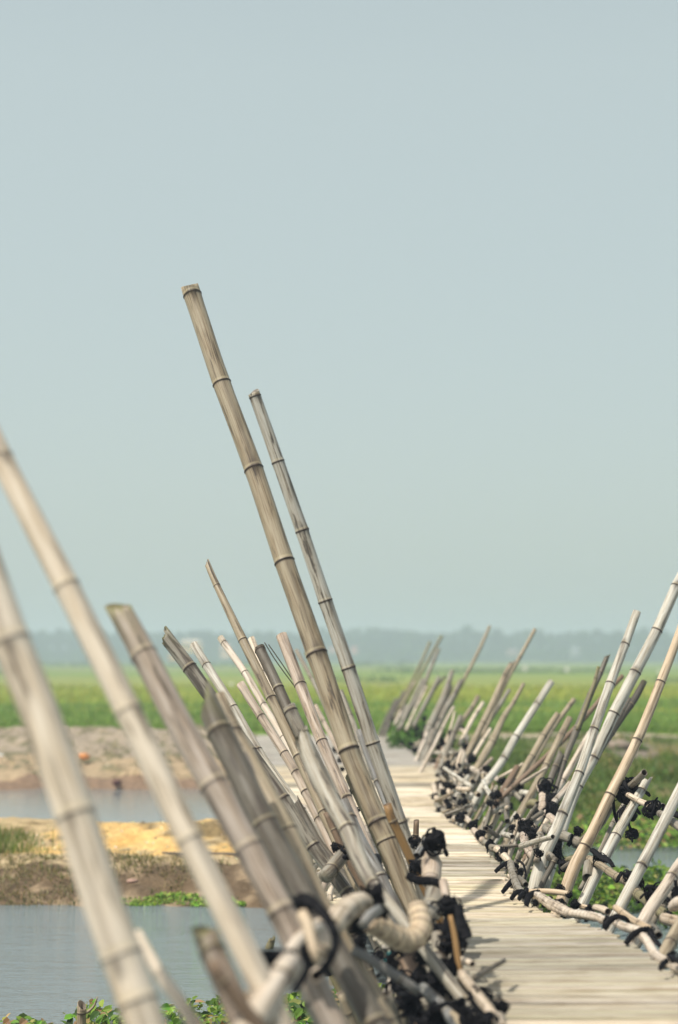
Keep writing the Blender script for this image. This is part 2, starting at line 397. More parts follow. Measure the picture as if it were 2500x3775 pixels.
    if bot == 'hollow': hollow(rings[-1], L, -1)
    else: cap(rings[-1], -1)
    o = mesh_obj(name, vs, fs, BAM, parent, True, {'bam': ('FLOAT_VECTOR', bam), 'mark': ('FLOAT_COLOR', mark)})
    o.color = (*tone, 1); o['stain'] = float(stain)
    return o

def cr(p0, p1, p2, p3, t):
    return tuple(.5 * (2 * b + (c - a) * t + (2 * a - 5 * b + 4 * c - d) * t * t + (3 * b - a - 3 * c + d) * t ** 3) for a, b, c, d in zip(p0, p1, p2, p3))
TONES = dict(cream=(.69, .60, .48), pale=(.57, .49, .39), tan=(.36, .305, .215), white=(.55, .535, .47), grey=(.28, .26, .215), dgrey=(.15, .137, .112),
             dark=(.09, .082, .066), pink=(.50, .42, .345), brown=(.22, .155, .105), ash=(.38, .355, .295), olive=(.235, .215, .12), orange=(.56, .45, .32), ochre=(.30, .18, .07), bone=(.60, .53, .445), steel=(.24, .245, .24), plum=(.40, .34, .285))
SEED = [0]
def culm(pts, Y0, Y1, nodes=None, tone='cream', stain=.15, cut='flat', bot='flat', ext=0., name='bamboo_pole', label=None, cat='bamboo pole', group=None, moss=0., space=None, knob=1.0, wide=1.0, bent=True):
    """pts: 'x,y,w ...' read off the photo, first = upper end; Y0/Y1 the distances of the two ends"""
    SEED[0] += 1; rnd = random.Random(SEED[0])
    q = [tuple(float(v) for v in s.split(',')) for s in pts.split()]
    ww = q[0][2]; full = []
    for r in q:
        if len(r) > 2: ww = r[2]
        full.append((r[0], r[1], ww))
    q = full
    D = [0.]
    for a, b in zip(q, q[1:]): D.append(D[-1] + math.hypot(b[0] - a[0], b[1] - a[1]))
    qq = [tuple(2 * a - b for a, b in zip(q[0], q[1]))] + q + [tuple(2 * a - b for a, b in zip(q[-1], q[-2]))]
    P, R, py = [], [], []
    for i in range(len(q) - 1):
        m = 8
        for j in range(m + (1 if i == len(q) - 2 else 0)):
            t = j / m; x, y, wd = cr(qq[i], qq[i + 1], qq[i + 2], qq[i + 3], t)
            u = (D[i] + (D[i + 1] - D[i]) * t) / D[-1]; Y = 1 / ((1 - u) / Y0 + u / Y1)
            P.append(PT(x, y, Y)); R.append(max(.003, wd * Y / F / 2 * wide)); py.append(y)
    S = [0.]
    for a, b in zip(P, P[1:]): S.append(S[-1] + (b - a).length)
    nl = []
    if nodes:
        for y in nodes:
            for i in range(len(py) - 1):
                if (py[i] - y) * (py[i + 1] - y) <= 0 and py[i] != py[i + 1]:
                    nl.append(S[i] + (S[i + 1] - S[i]) * (y - py[i]) / (py[i + 1] - py[i])); break
    if nodes is None or not nodes:
        sp = space or max(.12, min(.34, R[0] * 8)); s = rnd.uniform(.2, .9) * sp
        while s < S[-1]: nl.append(s); s += sp * rnd.uniform(.8, 1.2)
    if ext:
        d = (P[-1] - P[-2]).normalized(); P.append(P[-1] + d * ext); R.append(R[-1]); sp = space or .3
        if S[-1] - (nl[-1] if nl else 0) + ext > sp: nl.append(S[-1] + ext * .5)
    big = max(r / max(.1, p.y) for r, p in zip(R, P)) * F
    o = tube3(name, P, R, nl, TONES[tone] if isinstance(tone, str) else tone, stain, cut, bot, moss, SEED[0], None, 28 if big > 22 else (20 if big > 10 else 12), knob, bent)
    recentre(o, P[-1]); tag(o, label, cat, group)
    return o
deck()
# ------------------------------------------------------------------ left railing: the leaning uprights
GL = 'leaning bamboo uprights of the left railing'
LEFT = [
 ('thickest blurred cream bamboo pole, nearest of all, running up off the left edge', '-220,1640,128 -75,2036,134 32,2355,140 131,2600,146 265,2983,148 370,3301,150 454,3525,150 539,3775,148 600,3960,146', 4.6, 4.2, [2368, 3005, 3520, 3690], 'cream', .05, 'flat', 0),
 ('blurred cream bamboo pole, second from the left edge, tied into black strips at its foot', '-130,1400,88 5,1685,92 243,2160,97 474,2620,101 693,3088,100 908,3515,98 1010,3720,96 1080,3880,96', 5.2, 4.6, [1690, 2165, 2620, 3097], 'cream', .05, 'flat', 0),
 ('thick mottled grey-cream pole with a slanted hollow mouth and green inner rim', '416,2205,90 534,2413,96 682,2700,102 794,2900,104 908,3120,104 1037,3359,102 1100,3500,100 1165,3640,98', 6.0, 5.4, [2413, 2896, 3130, 3364], 'plum', .2, 'slant', .9),
 ('dark weathered thick pole with a ragged green-lipped mouth beside the slant-cut one', '730,2520,80 772,2610,90 813,2694,94 861,2796,95 925,2935,94 977,3043,93 1110,3283,92 1175,3400,92', 6.4, 5.9, [2697, 3043], 'dgrey', .75, 'deep', .9),
 ('medium olive-cream pole running close along the right side of the dark ragged one', '800,2560,56 862,2700,64 935,2831,70 998,2951,74 1062,3065,75 1172,3308,74 1235,3430,74', 6.9, 6.3, [2703, 3065], 'tan', .3, 'flat', 0),
 ('grey weathered pole with a splintered top and black mildew lower down', '590,2315,48 698,2463,50 800,2605,48 930,2785,47 1046,2945,47 1154,3118,48 1280,3288,48 1340,3370,48', 9.4, 8.8, [2463, 2775, 2945, 3120, 3288], 'grey', .85, 'jag', .5),
 ('slim pale grey pole with a clean top standing just right of the splintered one', '713,2372,30 762,2452,32 861,2608,33 950,2767,34 1053,2915,34 1120,3005,34 1230,3190,34 1330,3360,34', 10.4, 9.4, [2452, 2608, 2767, 2990], 'white', .3, 'flat', 0),
 ('thin smooth pinkish pole with a small knob on its very top', '811,2350,24 904,2480,25 973,2600,25 1048,2725,25 1110,2840,25', 12, 11, [2372, 2480, 2600, 2720], 'bone', .02, 'flat', .3),
 ('short pinkish pole whose lower length turns mossy green', '886,2518,30 963,2643,30 1050,2777,32 1128,2919,34 1177,3018,36 1230,3130,36 1290,3260,36', 10.2, 9.4, [2643, 2777, 2848, 2919, 3018], 'pink', .05, 'flat', 0),
 ('long slender pole tapering to a split pointed tip against the sky', '756,2056,20 801,2160,24 896,2360,32 1000,2573,34 1099,2788,36 1160,2920,36 1215,3040,36 1270,3160,36', 10.2, 9.2, [2160, 2360, 2573, 2788, 2992], 'tan', .45, 'jag', 0),
 ('soft cream pole top peeping out behind the split-tipped slender pole', '925,2352,24 975,2480,26 1020,2590,26', 13, 12.6, [2480], 'cream', .05, 'flat', 0),
 ('dark grey weathered pole with a dark bud hole below its flat top', '957,2388,38 1029,2538,38 1068,2625,38 1120,2740,38 1180,2880,38', 9.9, 9.4, [2396, 2538], 'dgrey', .4, 'flat', 0),
 ('sawn-off grey culm with an open round mouth in front of the dark grey pole', '1063,2600,46 1110,2700,46 1160,2800,46 1215,2920,46', 9.0, 8.8, [2622], 'grey', .35, 'flat', 0),
 ('pale blotchy pole with a chewed top whose foot bends and narrows towards the walkway', '1103,2682,56 1157,2831,60 1218,2950,62 1281,3062,62 1325,3170,60 1378,3262,52 1440,3335,44 1520,3440,42', 7.9, 7.0, [2712, 3062, 3262], 'ash', .6, 'jag', .4),
 ('straight pink-brown pole with a rusty speckled top third', '1035,2340,40 1108,2527,41 1188,2735,40 1280,2942,38 1330,3050,30 1390,3190,30', 9.9, 9.0, [2527, 2735, 2942], 'pink', .3, 'flat', 0),
 ('tallest and thickest tan pole of all, hollow topped, rising far into the sky', '697,1038,64 755,1220,63 819,1415,64 937,1730,67 1052,2072,70 1171,2410,73 1287,2765,72 1350,2925,71 1393,3031,70 1427,3100,69 1504,3303,66 1580,3500,66', 9.7, 8.5, [1088, 1415, 1730, 2072, 2410, 2765, 3031, 3100], 'tan', .3, 'tilt', .15),
 ('second tallest pole, slimmer and whitish grey, just right of the tallest', '931,1436,42 1026,1703,45 1113,1957,47 1200,2216,49 1285,2463,50 1375,2740,50 1475,3032,47 1525,3185,44 1560,3290,44', 9.0, 8.9, [1462, 1703, 1957, 2216, 2463, 2740, 3032], (.52, .495, .43), .5, 'tilt', 0),
 ('thin yellow-green mossy cane between the two tallest poles', '1274,2842,24 1310,2920,26 1355,3015,27 1400,3120,27', 9.8, 9.4, [2920], 'olive', .5, 'jag', .9),
 ('short orange-brown stub tied to the foot of the tallest pole', '1427,2962,30 1442,3010,32 1475,3080,32 1522,3180,30', 8.3, 8.3, [3028], 'ochre', .3, 'flat', 0),
 ('bluish grey bare pole leaning behind the blotchy chewed one', '1262,2950,44 1320,3090,50 1395,3230,52 1460,3360,52', 8.6, 8.2, [3020, 3240], 'steel', .45, 'flat', 0),
 ('palest thin blurred pole left of the tallest, top just above the field edge', '1092,2396,16 1180,2560,17 1262,2740,18 1290,2810,18', 18, 17, [2500, 2640], 'grey', .1, 'flat', 0),
 ('greenish-tipped thin blurred pole tucked against the tallest pole', '1128,2405,14 1215,2580,15 1290,2760,16', 20, 19, [2480, 2620], 'olive', .1, 'flat', .8),
 ('short pinkish blurred pole low behind the rusty-topped one', '1160,2600,18 1215,2700,19 1268,2800,19', 16, 15.6, [2660], 'pink', .1, 'flat', 0),
 ('blurred grey-white pole showing between the two tallest poles', '1256,2548,20 1300,2660,21 1345,2790,22 1400,2900,22', 15, 14, [2640, 2740], 'grey', .2, 'flat', 0),
 ('short thick mossy-topped stub pole standing alone over the water at lower left', '738,3392,92 783,3512,94 840,3640,96 905,3800,98', 4.8, 4.6, [3512], (.30, .245, .20), .3, 'slant', 1.0),
 ('thin brown branch cane lying along the mossy-topped stub', '782,3540,46 820,3610,50 905,3720,52', 4.5, 4.5, [3620], 'brown', .2, 'solid', 0),
 ('short blurred cream cane right of the nearest pole at the bottom', '505,3440,40 590,3590,46 660,3690,50 740,3810,52', 4.7, 4.5, [3590], 'cream', .05, 'solid', 0),
 ('grey-brown pole foot below the pale rail elbow at bottom left', '1128,3590,96 1180,3700,108 1260,3860,110', 5.6, 5.5, [], 'grey', .1, 'solid', 0),
 ('tan blurred pole foot in the dark below the ringed rail', '1490,3430,86 1510,3530,92 1545,3680,84', 7.6, 7.4, [3540], 'brown', .2, 'solid', 0),
 ('grey split upright with a rounded head beneath the hollow rail ends', '1618,3440,52 1620,3500,56 1618,3560,68 1622,3640,78', 7.2, 7.1, [3520], 'grey', .4, 'solid', 0),
 ('dark olive pole foot left of the diagonal grey stick', '1225,3470,64 1275,3600,66 1330,3710,66 1385,3840,66', 6.3, 6.1, [3600], 'olive', .55, 'solid', 0),
 ('yellow-olive pole foot just above the turquoise rope', '1300,3540,48 1350,3650,60 1420,3800,62', 6.4, 6.2, [3740], 'olive', .3, 'solid', 0),
 ('light tan pole foot right of the yellow-olive one', '1345,3590,48 1390,3670,52 1445,3780,52', 6.6, 6.5, [3700], 'tan', .1, 'solid', 0),
 ('bluish dark cane low behind the mildewed splinter-topped pole', '1085,2935,24 1165,3090,28 1225,3170,28 1280,3250,28 1340,3340,28', 9.7, 9.3, [3170], 'dgrey', .3, 'jag', 0),
 ('brown ring-topped cane rising beside the open-mouthed sawn culm', '1203,2992,22 1228,3050,24 1260,3125,24 1300,3200,24', 9.1, 9.0, [3060], 'brown', .3, 'flat', 0),
 ('narrow pale cane squeezed between the slender split pole and the dark grey one', '1022,2560,20 1065,2680,22 1113,2780,22 1160,2880,22 1215,2990,22', 9.9, 9.5, [2660, 2810], 'ash', .3, 'flat', 0),
 ('bluish grey pole showing just right of the tallest pole below its bud scar', '1322,2690,26 1385,2860,28 1440,3000,28 1480,3100,28', 12.6, 12.2, [2880], 'steel', .3, 'flat', 0),
 ('thin pale pole crossing low behind the blotchy bent one', '1190,2830,24 1265,2985,26 1350,3150,26 1430,3300,26', 10.4, 9.6, [2990, 3150], 'ash', .4, 'flat', 0),
 ('dark cane deep between the mildewed pole and the crosspiece', '1235,3080,24 1290,3190,26 1345,3290,26 1400,3380,26', 9.3, 8.9, [3200], 'dgrey', .5, 'flat', 0),
]
for lab, pts, a, b, nd, tone, st, cut, moss in LEFT:
    culm(pts, a, b, nd, tone, st, cut, ext=.8, label=lab, group=GL, moss=moss, knob=.45 if tone in ('cream', 'plum') and b < 6 else 1.0, wide=1.0 if b < 6.4 else 1.06)

# ------------------------------------------------------------------ right railing uprights
GR = 'leaning bamboo uprights of the right railing'
RIGHT = [
 ('orange-cream pole nearest the right edge, its top cut off by the frame', '2590,2060,26 2515,2300,27 2437,2515,31 2349,2729,33 2250,2930,36 2178,3080,38 2120,3190,42 2080,3300,42', 11.4, 10.6, [2300, 2515, 2729, 2930, 3120], 'orange', .12, 'flat', 0),
 ('longest white pole of the right railing, leaving the picture at the right edge', '2560,2035,35 2495,2162,36 2421,2323,37 2342,2478,38 2265,2630,38 2190,2792,32 2135,2898,30 2100,2990,28 2060,3120,28', 12.6, 12, [2162, 2323, 2478, 2630, 2792, 2898], 'white', .15, 'flat', 0),
 ('white pole with a clean flat top against the sky, left of the longest white one', '2349,2252,27 2304,2377,29 2250,2520,31 2192,2689,31 2135,2850,32 2075,3002,36 2045,3075,38 2010,3140,44 1990,3200,46 1968,3290,48', 12.2, 11.2, [2377, 2520, 2689, 2850, 3002], 'white', .2, 'flat', 0),
 ('dark mossy weathered pole with a rough black top', '2245,2404,16 2215,2480,18 2177,2560,21 2128,2685,24 2081,2807,20 2055,2890,18 2030,2960,18', 14.4, 13.8, [2480, 2560, 2685, 2807], 'dgrey', .5, 'jag', .4),
 ('short green-topped sliver standing against the dark mossy pole', '2207,2456,11 2190,2520,12 2172,2570,12', 14.2, 14.1, [2500], 'olive', .4, 'flat', .9),
 ('thin brown cane crossing slantwise behind the white poles', '2298,2490,15 2230,2560,16 2160,2640,16 2068,2738,17 1990,2812,17 1935,2862,17', 15.6, 15.2, [2640, 2738], 'brown', .2, 'flat', 0),
 ('dark knotty pole just right of the longest white pole', '2375,2512,20 2340,2575,24 2291,2645,23 2215,2760,22 2175,2825,20', 13.6, 13.2, [2600, 2700], 'dark', .6, 'solid', .2),
 ('small dark stub between the knotty pole and the longest white pole', '2322,2572,13 2290,2630,15 2250,2705,15', 13.4, 13.2, [2620], 'dgrey', .5, 'flat', 0),
 ('pinkish white cane half hidden behind the flat-topped white pole', '2178,2700,20 2156,2740,22 2115,2810,22 2076,2878,22 2050,2918,21', 14.6, 14.2, [2878], 'bone', .05, 'flat', 0),
 ('short bright white cane with a splintered tip over the black knots', '2118,2868,21 2085,2912,22 2036,2966,20', 13.2, 13, [2950], 'bone', .1, 'jag', 0),
 ('stubby dark weathered post with a worn round top', '2074,2766,26 2049,2828,25 2025,2890,24 2010,2925,22', 14, 13.8, [2828], 'dgrey', .5, 'slant', .1),
 ('grey-brown pole with a flat top, third left of the dark mossy pole', '2103,2645,22 2070,2710,24 2015,2820,24 1972,2903,26 1938,2962,27 1903,3025,28 1862,3118,28', 15.2, 14.4, [2710, 2822, 3025], 'tan', .3, 'flat', 0),
 ('thin cane whose knobbed top shows above the grey-brown flat top', '2117,2578,17 2041,2680,16 1995,2760,16 1950,2840,16', 16.6, 16, [2600, 2690], 'tan', .2, 'flat', 0),
 ('straight beige pole left of the grey-brown flat-topped one', '2058,2630,20 2010,2705,23 1960,2790,24 1905,2883,25 1853,2967,24 1812,3052,22', 16, 15.2, [2715, 2790, 2883], 'tan', .15, 'flat', 0),
 ('brown short pole right beside the beige one below the knots', '1908,2825,20 1870,2890,22 1830,2955,22 1790,3030,22 1774,3064,22', 15.6, 15, [2955], 'brown', .2, 'flat', 0),
 ('brightest clean white pole in the middle of the right railing', '2035,2511,23 1980,2597,24 1903,2716,25 1858,2796,26 1825,2844,26 1783,2898,28 1750,2967,28 1722,3015,28', 17, 16.2, [2597, 2716, 2796, 2967], 'white', .03, 'flat', 0),
 ('long thin cane reaching highest over the trees beside a broken-topped pole', '1974,2317,12 1916,2423,13 1862,2520,14 1815,2630,14', 20, 19.6, [2423, 2520], 'tan', .1, 'flat', 0),
 ('broken-topped pole carrying the highest thin cane', '1898,2429,17 1862,2490,20 1827,2571,22 1782,2664,22 1733,2763,21 1712,2805,20', 19.4, 18.8, [2490, 2664], 'tan', .25, 'jag', 0),
 ('thin grey cane right of the broken-topped pole', '1878,2541,14 1836,2611,15 1796,2669,15 1758,2735,15', 20, 19.6, [2611], 'grey', .1, 'flat', 0),
 ('yellowish stepped pole, thin above and thick below', '1932,2518,12 1894,2588,14 1858,2642,18 1813,2736,25 1769,2812,26 1745,2860,26', 19, 18.2, [2588, 2642, 2736], 'tan', .1, 'flat', 0),
 ('pale cane leaning on the stepped yellowish pole', '1809,2687,12 1764,2758,13 1735,2810,13', 18.8, 18.4, [2725], 'cream', .05, 'flat', 0),
 ('tallest thin cane in the far half of the right railing', '1807,2306,10 1769,2392,11 1724,2481,11 1690,2545,12', 25, 24.6, [2392, 2481], 'tan', .1, 'flat', .3),
 ('grey pole the tallest far cane rises from', '1706,2491,15 1679,2553,19 1644,2615,21 1622,2660,21', 24.4, 24, [2553], 'grey', .1, 'jag', 0),
 ('short tan pole ending at mid field height, left of the tall broken pair', '1764,2566,15 1737,2615,16 1693,2673,17 1655,2745,17', 21, 20.4, [2612], 'tan', .1, 'flat', 0),
 ('slightly shorter twin beside that tan pole', '1782,2590,13 1746,2646,14 1724,2687,14', 20.6, 20.2, [2630], 'cream', .1, 'flat', .2),
 ('white lath running unbroken down to the walkway edge at the far bend', '1673,2606,10 1639,2669,11 1612,2727,12 1581,2787,13', 20.8, 20.4, [2690], 'bone', .0, 'solid', 0),
 ('very thin lath beside the white one', '1677,2624,7 1662,2682,8 1652,2712,8', 21, 20.8, [], 'cream', .0, 'solid', 0),
 ('grey thick blurred pole in the far cluster, flat cut', '1668,2472,15 1653,2521,18 1630,2584,23 1599,2650,24', 24.6, 24, [2521], 'grey', .1, 'flat', 0),
 ('dark-topped short pole in the far cluster', '1664,2530,13 1650,2565,14 1632,2605,14', 24.8, 24.4, [2555], 'dgrey', .2, 'flat', 0),
 ('greyish leaning pole with a stepped top in the far cluster', '1619,2495,12 1590,2553,14 1550,2629,14', 26, 25.4, [2540], 'grey', .1, 'flat', 0),
 ('dark slim tip rising over the stepped grey pole', '1644,2492,9 1612,2525,10 1592,2560,10', 26.2, 26, [], 'dgrey', .1, 'flat', 0),
 ('thin olive cane, highest of the three at the far end of the walkway', '1630,2343,9 1590,2414,10 1550,2486,10 1505,2562,11', 29.6, 29, [2414, 2486], 'olive', .1, 'flat', .6),
 ('dark olive cane leftmost of the three at the far end', '1586,2365,9 1550,2450,10 1514,2521,10 1478,2600,10', 31, 30.4, [2450], 'olive', .2, 'flat', .6),
 ('whitish cane rightmost of the three at the far end', '1619,2390,11 1586,2468,13 1550,2557,14 1501,2636,14', 28, 27.4, [2440, 2520], 'grey', .05, 'flat', .2),
 ('pale short cane inside the far trio', '1532,2512,11 1500,2575,12 1480,2620,12', 29.5, 29.2, [], 'bone', .0, 'flat', 0),
 ('pale cane just right of the far trio', '1560,2500,12 1525,2572,13 1500,2630,13', 27.6, 27.2, [2560], 'grey', .05, 'flat', 0),
 ('thin pale lath between the far trio and the far cluster', '1575,2530,8 1545,2590,9 1525,2632,9', 27, 26.8, [], 'cream', .0, 'flat', 0),
 ('last dark stake but one at the field end of the walkway', '1492,2546,12 1455,2615,13 1425,2690,13', 32.5, 32, [2600], 'dgrey', .2, 'flat', 0),
 ('very last dark stake at the field end of the walkway', '1462,2575,10 1430,2640,12 1404,2700,12', 33.5, 33, [2640], 'dgrey', .3, 'flat', 0),
 ('pale stake beside the last dark stakes', '1505,2600,12 1480,2650,13 1452,2705,13', 31, 30.6, [], 'grey', .1, 'flat', 0),
 ('near grey-white pole leaving the right edge at mid height, tied to the middle rail', '2570,2790,34 2500,2930,36 2453,3025,37 2367,3193,38 2311,3300,38 2262,3395,38', 9.8, 9.3, [3193], 'white', .3, 'flat', 0),
 ('grey-white pole with a jagged top behind the big black tangle', '2396,2852,26 2345,2950,31 2290,3050,35 2237,3150,36 2190,3243,36 2148,3335,37', 10.9, 10.3, [2914, 3083], 'white', .35, 'jag', 0),
 ('slim grey cane left along the jagged-topped pole', '2310,2945,14 2260,3033,16 2229,3102,16 2200,3160,15', 11.4, 11, [3035], 'grey', .3, 'flat', 0),
 ('near pale pole with a ring joint, crossing below the middle rail', '2575,3095,36 2500,3195,38 2450,3275,40 2400,3345,41 2355,3425,41', 8.9, 8.5, [3232], 'bone', .2, 'flat', 0),
 ('darker pole running under the near pale ringed one', '2580,3150,30 2500,3255,30 2440,3345,30 2390,3420,30', 9.1, 8.8, [3290], 'grey', .4, 'flat', 0),
 ('nearest pole of the right railing, low at the right edge', '2560,3330,44 2500,3430,45 2450,3520,45', 8.0, 7.7, [3480], 'tan', .2, 'flat', 0),
 ('brown post hidden among the lashings left of the fat white foot', '1948,3130,24 1938,3180,25 1925,3235,25', 12, 11.8, [], 'brown', .2, 'solid', 0),
 ('thin olive lath right of the fat white foot', '2036,3160,11 2018,3220,12 1998,3285,12', 11.4, 11.2, [], 'olive', .3, 'solid', 0),
 ('cream pole foot under the far rail bend', '1706,2780,24 1683,2855,26 1655,2932,26', 18, 17.6, [2850], 'cream', .1, 'solid', 0),
 ('thin pale cane, first right of that cream foot', '1708,2858,10 1687,2900,11 1662,2945,11', 17.8, 17.6, [2890], 'cream', .1, 'solid', 0),
 ('white short cane, second right of the cream foot', '1727,2860,15 1700,2905,16 1668,2956,16', 17.6, 17.4, [2900], 'white', .1, 'solid', 0),
 ('beige short cane, third right of the cream foot', '1746,2868,13 1722,2910,14 1694,2955,14', 17.4, 17.2, [], 'tan', .1, 'solid', 0),
 ('pinkish slanting lath right of the short canes', '1773,2855,11 1733,2912,12 1688,2965,12', 17.2, 16.9, [2915], 'pink', .05, 'solid', 0),
 ('grey pole foot dropping below the base rail at the far bend', '1700,2640,18 1668,2720,18 1640,2790,18', 20, 19.8, [2700], 'grey', .1, 'solid', 0),
 ('brownish short upright inside the far lashings', '1660,2700,16 1640,2750,18 1618,2806,18', 21, 20.8, [], 'brown', .1, 'solid', 0),
 ('grey-pink short upright beside the far base rail', '1600,2690,20 1585,2740,22 1568,2790,22', 22.5, 22.3, [], 'grey', .1, 'solid', 0),
 ('pale short upright at the far base rail, left of the grey-pink one', '1575,2700,14 1560,2745,15 1543,2785,15', 23.5, 23.3, [], 'bone', .0, 'solid', 0),
 ('leaning pale foot beneath the first knots of the near right railing', '2000,3060,22 1978,3110,24 1950,3170,24', 12.6, 12.4, [3110], 'cream', .1, 'solid', 0),
]
for lab, pts, a, b, nd, tone, st, cut, moss in RIGHT:
    culm(pts, a, b, nd, tone, st, cut, ext=.3, label=lab, group=GR, moss=moss, wide=1.12)

